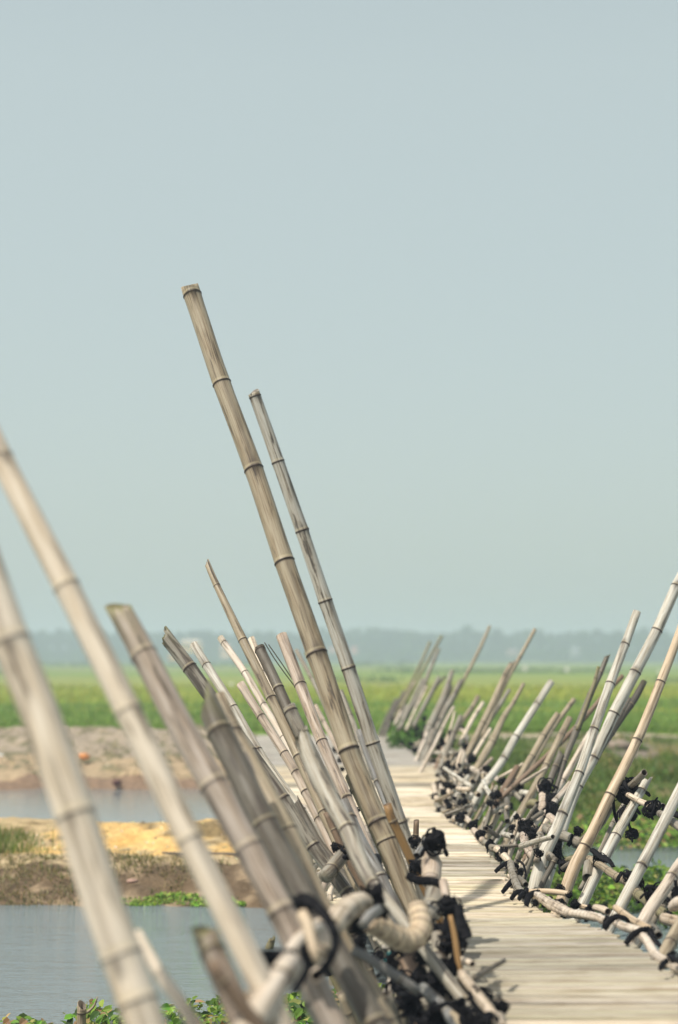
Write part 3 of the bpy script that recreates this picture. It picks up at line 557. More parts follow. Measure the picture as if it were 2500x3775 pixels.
# ------------------------------------------------------------------ rails (lying culms), pegs and sticks
GB = 'lying bamboo rails tied along the railings'
RAILS = [
 # left railing, near
 ('glossy cream rail length at the bottom, nearest to the viewer', '1075,3550,92 1010,3642,100 955,3730,104 900,3830,108', 4.75, 4.5, 'bone', 0, 'solid', .16),
 ('round cream rail joint tied beside the nearest rail length', '912,3680,76 888,3745,82 880,3820,84', 4.7, 4.6, 'pale', 0, 'solid', .10),
 ('cream curved rail bit bridging the two big black straps', '1175,3420,40 1135,3440,46 1100,3470,52 1070,3520,56', 5.5, 5.3, 'bone', 0, 'solid', .2),
 ('bulging cream rail head ringed by the big black strap loop', '1176,3405,60 1196,3435,74 1192,3480,78 1170,3520,70', 5.7, 5.6, 'pale', 0, 'solid', .2),
 ('knuckled white rail length right of the big black strap loop', '1350,3330,66 1315,3333,78 1270,3362,84 1235,3402,84 1205,3448,76', 6.3, 6.0, 'pale', .05, 'solid', .09),
 ('small white peg above the ringed rail', '1398,3352,36 1375,3368,42 1350,3388,42 1338,3410,36', 6.2, 6.1, 'steel', 0, 'solid', .3),
 ('ringed orange-tan elbow rail curving under the pole feet', '1356,3396,70 1425,3436,80 1480,3466,82 1526,3458,80 1550,3410,78 1538,3345,70', 6.6, 6.9, 'orange', .0, 'solid', .048),
 ('fat pale root-like rail end standing up below the black tuft', '1582,3140,50 1587,3170,62 1592,3215,66 1590,3255,60', 8.0, 7.8, 'pink', .2, 'solid', .12),
 ('grey rail bend below the fat pale rail end', '1605,3262,60 1607,3300,68 1590,3345,70 1565,3395,66', 7.7, 7.4, 'grey', .2, 'solid', .12),
 ('dark thin peg with a hollow end beneath the black tuft', '1536,3158,26 1552,3132,27 1570,3100,26', 8.4, 8.6, 'steel', .2, 'flat', .3),
 ('slim upright peg standing on the walkway edge behind the black tuft', '1536,3021,18 1535,3058,19 1533,3098,19', 10.2, 10.2, 'brown', .3, 'flat', .3),
 ('pink cut peg poking out of the black straps', '1634,3250,28 1641,3285,30 1650,3325,30', 7.4, 7.3, 'pink', .0, 'solid', .3),
 ('long ochre splint hanging in front of the black straps', '1660,3375,18 1676,3450,22 1688,3530,23 1704,3650,20', 7.0, 6.9, 'ochre', .1, 'solid', .35),
 ('diagonal grey stick passing low behind the ringed rail', '1300,3500,34 1360,3535,36 1440,3588,36 1545,3655,36', 6.2, 6.2, 'steel', .3, 'solid', .25),
 ('pale peg with a dark hollow end lying on the walkway at lower centre', '1742,3555,25 1715,3543,25 1690,3535,24', 6.9, 7.1, 'cream', .1, 'flat', .3),
 ('grey diagonal stick poking out over the walkway at lower centre', '1860,3541,17 1800,3575,20 1745,3607,22', 7.1, 6.9, 'dgrey', .2, 'solid', .3),
 ('cut bamboo end lying at the bottom edge of the walkway', '1842,3752,52 1815,3790,52', 6.5, 6.4, 'cream', .1, 'flat', .3),
 ('pale base rail bit at the bottom of the left walkway edge', '1700,3590,36 1740,3640,38 1790,3710,42 1850,3790,46', 6.9, 6.4, 'pale', .1, 'solid', .10),
 ('grey base rail bit among the black lashings at the bottom', '1560,3640,40 1620,3700,44 1680,3770,46 1710,3820,46', 6.9, 6.5, 'steel', .2, 'solid', .14),
 ('white slanted peg low in the shade under the ringed rail', '1450,3602,26 1432,3645,30 1412,3700,30', 7.4, 7.3, 'bone', .1, 'solid', .3),
 ('brown slanted cane at the very bottom among black lashings', '1640,3725,34 1680,3755,38 1720,3795,38', 6.7, 6.5, 'tan', .1, 'solid', .3),
 ('cream peg in front of the big black strap loop', '1112,3366,42 1132,3400,46 1148,3465,44 1172,3545,32', 5.2, 5.1, 'orange', .0, 'solid', .3),
 ('cut peg end facing the viewer below the cream peg', '1166,3597,48 1172,3580,48 1185,3550,46', 5.3, 5.6, 'pale', .0, 'flat', .3),
 # left railing, middle
 ('knobbly cream base rail curling behind the mildewed pole', '1105,2978,28 1125,2990,34 1148,3022,36 1168,3060,36 1200,3096,34', 15, 12.6, 'bone', .15, 'solid', .07),
 ('grey round crosspiece with a lit top in the middle of the left railing', '1262,3155,46 1235,3185,48 1202,3232,48', 8.9, 8.7, 'grey', .3, 'solid', .3),
 ('spotted cream rail behind the tallest pole foot', '1352,3050,30 1362,3090,32 1378,3140,34 1392,3180,34', 9.9, 9.6, 'bone', .2, 'solid', .08),
 ('thin curved slat end left of the crosspiece, lowest', '1252,3236,16 1222,3280,20 1212,3325,18', 10.2, 9.8, 'cream', .1, 'solid', .4),
 ('thin curved slat end left of the crosspiece, middle', '1226,3225,16 1196,3262,20 1185,3305,18', 10.4, 10, 'pink', .1, 'solid', .4),
 ('thin curved slat end left of the crosspiece, second from the top', '1205,3205,15 1180,3240,18 1168,3280,16', 10.6, 10.2, 'tan', .1, 'solid', .4),
 ('thin curved slat end left of the crosspiece, topmost', '1185,3175,14 1160,3200,17 1150,3225,15', 10.8, 10.4, 'tan', .1, 'solid', .4),
 # right railing, base rail
 ('lichen-grey base rail length, first in front of the fat white foot', '1883,3180,22 1891,3223,24 1909,3272,26 1930,3297,26', 10.8, 9.7, 'grey', .2, 'solid', .12),
 ('striped white base rail under the wire wrapping', '1962,3296,22 1993,3308,28 2029,3333,34 2080,3358,34 2100,3366,32', 9.4, 8.9, 'bone', .1, 'solid', .055),
 ('ringed cream base rail length right of the striped one', '2092,3364,26 2130,3370,28 2194,3380,28 2228,3394,26', 9.0, 8.4, 'bone', .08, 'solid', .06),
 ('white base rail length below the orange-cream upper piece', '2264,3394,26 2299,3417,29 2348,3430,30 2372,3450,29', 8.3, 8.0, 'bone', .05, 'solid', .10),
 ('white bent base rail length running to the right edge', '2362,3448,28 2385,3468,30 2404,3500,30 2422,3524,28 2452,3542,30 2484,3560,30 2530,3586,32 2600,3630,34', 8.0, 7.0, 'bone', .05, 'solid', .13),
 ('orange-cream rail piece laid over the base rail', '2268,3345,22 2290,3360,24 2318,3382,25 2350,3402,24 2395,3425,24', 8.5, 8.1, 'orange', .0, 'solid', .2),
 ('dark hollow peg end on the base rail near the right edge', '2430,3448,26 2418,3430,25 2400,3410,24', 7.9, 8.2, 'dgrey', .1, 'flat', .3),
 ('hollow-ended cream peg tied on the ringed base rail', '2242,3362,25 2222,3352,24 2195,3345,22', 8.5, 8.7, 'pale', .0, 'flat', .3),
 ('orange peg lying behind the ringed base rail', '2130,3338,17 2160,3345,18 2192,3352,18', 9.2, 9.0, 'orange', .0, 'solid', .3),
 ('cream cross peg with a charred end beside the wire wrapping', '1945,3288,18 2000,3285,19 2050,3288,19 2102,3295,19', 9.7, 9.5, 'orange', .05, 'solid', .3),
 ('brown rail bit on the base beside the black straps, far of the grey length', '1925,3262,18 1908,3245,18 1880,3228,18', 10.2, 10.6, 'cream', .1, 'flat', .3),
 ('hollow dark-mouthed tube lying by the grey base rail length', '1940,3262,20 1925,3248,20 1912,3236,20', 10.1, 10.3, 'dgrey', .1, 'flat', .3),
 ('cream base rail knuckle, second bend up the right edge', '1878,3175,18 1862,3158,22 1846,3140,22 1828,3128,20', 11.2, 11.9, 'cream', .1, 'solid', .08),
 ('grey base rail knuckle left of the cream one', '1822,3130,18 1805,3118,20 1788,3104,20', 12, 12.6, 'grey', .2, 'solid', .08),
 ('pink-grey base rail knuckle under a lashing at the third bend', '1780,3098,18 1764,3082,20 1748,3060,20', 12.8, 13.4, 'pink', .1, 'solid', .08),
 ('white base rail length by the brightest white pole foot', '1735,3030,16 1712,3014,19 1684,3016,20 1672,3022,16', 14, 14.8, 'bone', .05, 'solid', .10),
 ('small grey base rail length where the walkway bends', '1660,3014,14 1640,2994,16 1618,2975,17 1608,2960,16', 15.4, 16.6, 'grey', .1, 'solid', .1),
 ('cream base rail block at the far bend', '1600,2890,16 1604,2920,18 1612,2950,18', 18.6, 17.2, 'cream', .1, 'solid', .12),
 ('bright base rail slab standing where the walkway turns grey', '1622,2850,12 1628,2880,24 1632,2915,22', 19.5, 18, 'bone', .0, 'solid', .3),
 ('far base rail length, first beyond the bend', '1625,2830,12 1600,2822,14 1565,2812,13', 21, 23, 'bone', .0, 'solid', .15),
 ('far base rail length, second beyond the bend', '1562,2812,10 1540,2802,12 1515,2785,11', 23.4, 25.5, 'white', .0, 'solid', .15),
 ('far base rail length, third beyond the bend', '1515,2784,10 1498,2768,12 1480,2752,12', 25.8, 27.4, 'bone', .0, 'solid', .15),
 ('last far base rail length near the field', '1492,2740,10 1470,2726,10 1440,2712,9', 28.5, 32, 'grey', .0, 'solid', .15),
 # right railing, upper rails
 ('white knobby far rail length with a bulb end', '1741,2832,18 1754,2842,15 1783,2850,16 1812,2856,17 1832,2872,18 1845,2880,16', 17.4, 16.6, 'bone', .0, 'solid', .16),
 ('short white rail stub between two black knots', '1852,2906,15 1880,2896,17 1908,2902,18', 15.8, 15.4, 'bone', .0, 'solid', .2),
 ('grey rail with a dark hollow end curving down', '1925,2950,18 1905,2930,19 1880,2920,22 1854,2918,20', 15, 15.4, 'grey', .1, 'flat', .14),
 ('white tube capped with a black tie', '1922,2922,20 1944,2928,24 1968,2930,23', 15, 14.8, 'white', .05, 'solid', .2),
 ('knobbly upright grey root rail in the middle tangle', '1990,2898,24 2002,2925,29 2003,2962,29 1996,2990,26 1985,3005,20', 13.6, 13.2, 'pink', .15, 'solid', .07),
 ('small grey elbow above the thick grey rail', '2026,3010,24 2040,3025,28 2055,3045,26', 12.4, 12.2, 'pink', .1, 'solid', .1),
 ('thick grey rail length ending at the black-banded elbow', '2016,3050,32 2032,3062,37 2065,3075,35 2107,3092,34 2140,3108,32', 12, 11.4, 'grey', .2, 'solid', .22),
 ('thick grey rail climbing right from the black-banded elbow', '2252,2965,26 2235,3000,28 2205,3042,30 2168,3085,31 2140,3108,32 2118,3112,28', 11.0, 11.5, 'grey', .25, 'solid', .30),
 ('rail tube with a big black hollow mouth at the top of the tangle', '2376,2848,23 2352,2872,23 2321,2899,22 2290,2920,20', 10.6, 11.0, 'grey', .3, 'flat', .3),
 ('pale thin rail from the tangle to the sleeve knot', '2258,2893,14 2285,2908,18 2313,2928,19 2359,2954,20 2395,2968,22', 11.2, 10.4, 'cream', .2, 'solid', .2),
 ('short tube with a dark mouth beyond the sleeve knot', '2446,2970,18 2430,2968,17 2415,2966,17', 10.1, 10.3, 'grey', .0, 'flat', .3),
 ('brown-grey upper rail leaving the right edge', '2432,3000,24 2456,3010,27 2500,3045,28 2570,3095,30', 10.0, 9.2, 'grey', .1, 'solid', .24),
 ('mossy stub rail start left of the hanging tube', '2078,3182,20 2108,3168,28 2150,3172,28 2176,3171,26', 11.2, 10.7, 'olive', .35, 'solid', .14),
 ('long mossy middle rail running to the black cloth tie', '2172,3165,24 2225,3198,26 2264,3226,28 2321,3255,32 2362,3306,34', 10.6, 9.3, 'tan', .4, 'solid', .22),
 ('greenish middle rail length from the black cloth tie to the next band', '2352,3298,34 2411,3339,37 2452,3374,36', 9.3, 8.7, 'olive', .2, 'solid', .2),
 ('ringed middle rail end at the right edge', '2446,3385,36 2500,3400,40 2580,3420,42', 8.6, 8.2, 'pale', .3, 'solid', .1),
 ('ringed curled root above the middle rail end at the right edge', '2476,3345,30 2500,3330,40 2570,3320,44', 8.5, 8.3, 'bone', .1, 'solid', .06),
 ('hanging grey tube with an open lower mouth', '2166,3240,36 2168,3215,36 2172,3182,34', 10.4, 10.5, 'grey', .1, 'flat', .3),
 ('small tip leaning from the mossy stub rail', '2070,3205,14 2090,3190,17 2108,3180,18', 11.0, 11.0, 'dgrey', .4, 'solid', .2),
 ('curved pink-grey rail left of the split grey one', '1928,3078,26 1938,3112,29 1956,3147,28 1980,3166,26', 12, 11.2, 'pink', .2, 'solid', .16),
 ('grey banded rail bending down beside the fat white foot', '1992,3078,26 2002,3112,29 2018,3147,29 2034,3164,26', 11.8, 11.2, 'grey', .2, 'solid', .08),
 ('small dark stub between the two short curved rails', '1981,3083,16 1968,3105,20 1956,3130,20', 11.9, 11.7, 'brown', .2, 'solid', .2),
 ('rounded pale lump rail under the sleeve stick', '1930,3030,24 1945,3042,34 1965,3052,30', 12.8, 12.6, 'pink', .1, 'solid', .12),
 ('olive short tube with a shaded mouth beside the root rail', '1985,2966,26 1968,2960,28 1952,2968,26', 13.6, 13.8, 'olive', .2, 'flat', .2),
 ('grey mottled stub post beneath the sleeve stick', '1975,3042,22 1965,3062,24 1950,3078,24', 12.9, 12.8, 'grey', .2, 'solid', .2),
 # thin sticks
 ('thin cream stick slanting up from the far rail', '1930,2815,9 1885,2842,10 1842,2866,10', 15.8, 15.9, 'cream', .1, 'solid', .2),
 ('bright thin stick tied between two knots', '2016,2830,9 1974,2857,11 1940,2878,12 1923,2889,12', 14, 14.4, 'bone', .0, 'solid', .2),
 ('grey stick with a black sleeve at its lower end', '2002,2992,16 1960,3022,16 1925,3040,15 1876,3068,13', 12.8, 12.9, 'dgrey', .1, 'solid', .2),
 ('thin stick hanging down from the white far rail', '1778,2852,11 1785,2890,11 1796,2945,9', 16.5, 16.4, 'tan', .1, 'solid', .2),
 ('thin grey stick hanging beside it', '1818,2885,9 1812,2925,10 1806,2985,9', 16.0, 15.9, 'brown', .1, 'solid', .2),
 ('pinkish peg slanting above the white far rail', '1815,2795,13 1795,2815,13 1772,2842,12', 16.9, 17, 'pink', .1, 'solid', .2),
 ('cream elbow rail in the far tangle', '1700,2690,12 1714,2700,14 1718,2718,16 1722,2732,14', 20.4, 20, 'bone', .0, 'solid', .16),
 ('short cream rail in the far tangle left of the elbow', '1668,2705,12 1685,2692,13 1700,2686,12', 20.8, 20.6, 'cream', .0, 'solid', .16),
 ('grey U-shaped rail low in the far tangle', '1640,2752,12 1648,2780,14 1664,2790,14 1684,2772,12', 20.2, 19.6, 'grey', .0, 'solid', .16),
 ('short pale peg with a lit face in the far tangle', '1665,2820,12 1690,2798,13 1706,2775,13', 18.8, 18.4, 'cream', .0, 'solid', .2),
 ('grey root rail standing in the far tangle', '1705,2770,14 1712,2795,16 1718,2822,14', 18.4, 18, 'pink', .0, 'solid', .12),
 ('grey far rail bit beneath the far cluster', '1580,2662,11 1598,2672,12 1612,2664,11', 24.4, 24, 'bone', .0, 'solid', .2),
 ('second grey far rail bit beneath the far cluster', '1565,2722,11 1578,2740,13 1588,2758,11', 23.8, 23.4, 'grey', .0, 'solid', .2),
]
for lab, pts, a, b, tone, st, cut, sp in RAILS:
    wd = float(pts.split()[0].split(',')[2])
    culm(pts, a, b, None, tone, st, cut, name='bamboo_rail' if wd > 20 or sp < .2 else 'bamboo_stick', label=lab, cat='bamboo rail' if wd > 20 or sp < .2 else 'stick', group=GB, space=sp, knob=1.2 if sp < .15 else 1.0, wide=1.0 if a < 7.2 else 1.12)

# two wires and loose twigs in the left railing
for lab, pts, Y in [('thin dark wire sticking up left of the rusty-topped pole', '975,2368,3 1020,2440,3 1090,2535,3', 9.9), ('second thin dark wire just right of the first', '990,2376,2.5 1035,2440,2.5 1095,2530,2.5', 10.0)]:
    culm(pts, Y, Y, [], 'dark', 0, 'solid', name='wire', label=lab, cat='wire', bent=False)

# ------------------------------------------------------------------ black rubber lashings
GK = 'black rubber lashings on the railings'
def ribbon(path, wdt, th, nrm, rnd, close=False):
    vs, fs = [], []; n = len(path)
    for i, p in enumerate(path):
        t = (path[(i + 1) % n] - path[i - 1]) if close or 0 < i < n - 1 else (path[min(i + 1, n - 1)] - path[max(i - 1, 0)])
        t = t.normalized() if t.length > 1e-9 else Vector((0, 0, 1)); o = nrm(i, p); o = o - t * o.dot(t)
        o = o.normalized() if o.length > 1e-6 else Vector((0, 0, 1)); s = t.cross(o).normalized()
        wq = wdt * (1 + .18 * math.sin(i * 1.3 + rnd.random() * .3)) * (1 if close or (i not in (0, n - 1)) else .6); w2 = wq / 2
        for a, b in ((-1, 0), (-.8, 1), (.8, 1), (1, 0), (.8, -.6), (-.8, -.6)): vs.append(tuple(p + s * (a * w2) + o * (b * th)))
    k = 6
    for i in range(n if close else n - 1):
        j = (i + 1) % n
        for a in range(k): b = (a + 1) % k; fs.append((i * k + a, i * k + b, j * k + b, j * k + a))
    if not close: fs.append(tuple(range(k))[::-1]); fs.append(tuple((n - 1) * k + a for a in range(k)))
    return vs, fs
def join(parts):
    vs, fs = [], []
    for v, f in parts: b = len(vs); vs += v; fs += [tuple(q + b for q in g) for g in f]
    return vs, fs
def blob(c, r, rnd, sq=(1, 1, 1), nu=10, nv=7):
    vs, fs = [], []; sd = rnd.uniform(0, 99)
    for j in range(nv + 1):
        th = math.pi * j / nv
        for i in range(nu):
            ph = 2 * math.pi * i / nu; d = Vector((math.sin(th) * math.cos(ph) * sq[0], math.sin(th) * math.sin(ph) * sq[1], math.cos(th) * sq[2]))
            q = 1 + .42 * mnoise.noise(d * 2.1 + Vector((sd, 0, 0))) + .2 * mnoise.noise(d * 6 + Vector((0, sd, 0)))
            vs.append(tuple(c + d * r * q))
    for j in range(nv):
        for i in range(nu): k = (i + 1) % nu; fs.append((j * nu + i, j * nu + k, (j + 1) * nu + k, (j + 1) * nu + i))
    return vs, fs
def lashing(px, py, Y, size, label, nb=6, tail=1, asp=1.0, seed=None, dark_knot=True, ax=None):
    SEED[0] += 1; rnd = random.Random(SEED[0] * 31 + (seed or 0)); size *= 1.17; c = PT(px, py, Y); s = size * Y / F / 2
    loops = []
    for i in range(nb + 4):
        n = Vector((rnd.uniform(-1, 1), rnd.uniform(-.9, .3), rnd.uniform(-1, 1)))
        if ax: n = Vector((ax[0], rnd.uniform(-.5, .2), -ax[1])) + n * .35
        n.normalize(); u = n.orthogonal().normalized(); v = n.cross(u)
        cc = Vector((rnd.uniform(-.3, .3), rnd.uniform(-.3, .3), rnd.uniform(-.3, .3))) * s * 1.0; ra, rb = s * rnd.uniform(.55, .92), s * rnd.uniform(.55, .92) * asp
        m = 22; ph = rnd.uniform(0, 9); path = [cc + (u * math.cos(2 * math.pi * q / m) * ra + v * math.sin(2 * math.pi * q / m) * rb) * (1 + .10 * math.sin(q * .9 + ph)) + n * (s * .16 * math.sin(q * .55 + ph)) for q in range(m)]
        loops.append(ribbon(path, s * rnd.uniform(.14, .34), s * .045 + .0012, lambda i_, p_, cc=cc: p_ - cc, rnd, True))
    knots = [blob(Vector((rnd.uniform(-.3, .3), rnd.uniform(-.35, .15), rnd.uniform(-.3, .3))) * s, s * rnd.uniform(.34, .5), rnd) for _ in range(2)] if dark_knot else []
    tails = []
    for i in range(tail):
        d = Vector((rnd.uniform(-1, 1), rnd.uniform(-.6, .2), rnd.uniform(-1, .5))).normalized(); p = d * s * .4; path = [p]
        for q in range(7): d = (d + Vector((rnd.uniform(-.3, .3), rnd.uniform(-.2, .2), rnd.uniform(-.5, .12)))).normalized(); p = p + d * s * .2; path.append(p)
        tails.append(ribbon(path, s * rnd.uniform(.2, .34), .002 + s * .03, lambda i_, p_: Vector((.3, -1, .3)), rnd))
    for i in range(4 if size > 30 else 1):                      # frayed strands
        d = Vector((rnd.uniform(-1, 1), rnd.uniform(-.5, .2), rnd.uniform(-.8, 1))).normalized(); p = d * s * .55; path = [p]
        for q in range(4): d = (d + Vector((rnd.uniform(-.4, .4), rnd.uniform(-.2, .2), rnd.uniform(-.5, .3)))).normalized(); p = p + d * s * .16; path.append(p)
        loops.append(ribbon(path, s * .06, .001 + s * .012, lambda i_, p_: Vector((.2, -1, .3)), rnd))
    if size >= 50:
        r = empty('rubber_lashing', c); tag(r, label, 'lashing', GK)
        v, f = join(loops); mesh_obj('wrapping', v, f, RUB, r)
        for k_ in knots: mesh_obj('knot', k_[0], k_[1], RUB, r)
        for t_ in tails: mesh_obj('loose_end', t_[0], t_[1], RUB, r)
    else:
        v, f = join(loops + knots + tails); o = mesh_obj('rubber_lashing', v, f, RUB); o.location = c; tag(o, label, 'lashing', GK)
def band(px, py, Y, rpx, axis, wpx, label, turns=1, seed=0, parent=None):
    """a flat strap tied round a culm: axis = its direction in the photo (dx, dy)"""
    SEED[0] += 1; rnd = random.Random(SEED[0]); c = PT(px, py, Y); a = Vector((axis[0], axis[2] if len(axis) > 2 else 0, -axis[1])).normalized(); u = a.orthogonal().normalized(); v = a.cross(u); r = rpx * Y / F
    parts = []
    for q in range(turns):
        off = a * ((q - (turns - 1) / 2) * wpx * Y / F * .85); m = 24; tl = Vector((rnd.uniform(-.2, .2), rnd.uniform(-.2, .2), rnd.uniform(-.2, .2)))
        path = [off + (u * math.cos(2 * math.pi * i / m) + v * math.sin(2 * math.pi * i / m)) * r * (1.06 + .05 * math.sin(i * .8 + q)) for i in range(m)]
        path = [p + a * p.dot(tl) * .6 for p in path]
        parts.append(ribbon(path, wpx * Y / F, .003 + r * .07, lambda i_, p_, o_=off: p_ - o_, rnd, True))
    v_, f = join(parts); o = mesh_obj('rubber_band', v_, f, RUB); o.location = c; tag(o, label, 'rubber band', 'flat black rubber bands round the rails'); return o
def strap(pts, Y0, Y1, label, name='rubber_strap', cat='strap', mat=None, th=.004):
    SEED[0] += 1; rnd = random.Random(SEED[0]); q = [tuple(float(v) for v in s.split(',')) for s in pts.split()]
    qq = [tuple(2 * a - b for a, b in zip(q[0], q[1]))] + q + [tuple(2 * a - b for a, b in zip(q[-1], q[-2]))]
    P, Wd = [], []
    for i in range(len(q) - 1):
        for j in range(6 + (i == len(q) - 2)):
            x, y, wd = cr(qq[i], qq[i + 1], qq[i + 2], qq[i + 3], j / 6); u = (i + j / 6) / (len(q) - 1); Y = Y0 + (Y1 - Y0) * u + rnd.uniform(-.004, .004)
            P.append(PT(x, y, Y)); Wd.append(wd * Y / F)
    c = P[len(P) // 2].copy(); vs, fs = [], []; n = len(P)
    for i in range(n):
        t = (P[min(i + 1, n - 1)] - P[max(i - 1, 0)]).normalized(); o = Vector((.15, -1, .25)); o = (o - t * o.dot(t)).normalized(); s = t.cross(o); w2 = Wd[i] / 2 * rnd.uniform(.92, 1.08); fold = math.sin(i * .7 + rnd.random()) * .25
        for a, b in ((-1, fold * w2 * .5), (-.5, th), (0, th + abs(fold) * w2 * .4), (.5, th), (1, -fold * w2 * .5), (.5, -th), (-.5, -th)): vs.append(tuple(P[i] - c + s * (a * w2) + o * b))
    k = 7
    for i in range(n - 1):
        for a in range(k): b = (a + 1) % k; fs.append((i * k + a, i * k + b, (i + 1) * k + b, (i + 1) * k + a))
    fs.append(tuple(range(k))[::-1]); fs.append(tuple((n - 1) * k + a for a in range(k)))
    o = mesh_obj(name, vs, fs, mat or RUB); o.location = c; tag(o, label, cat); return o

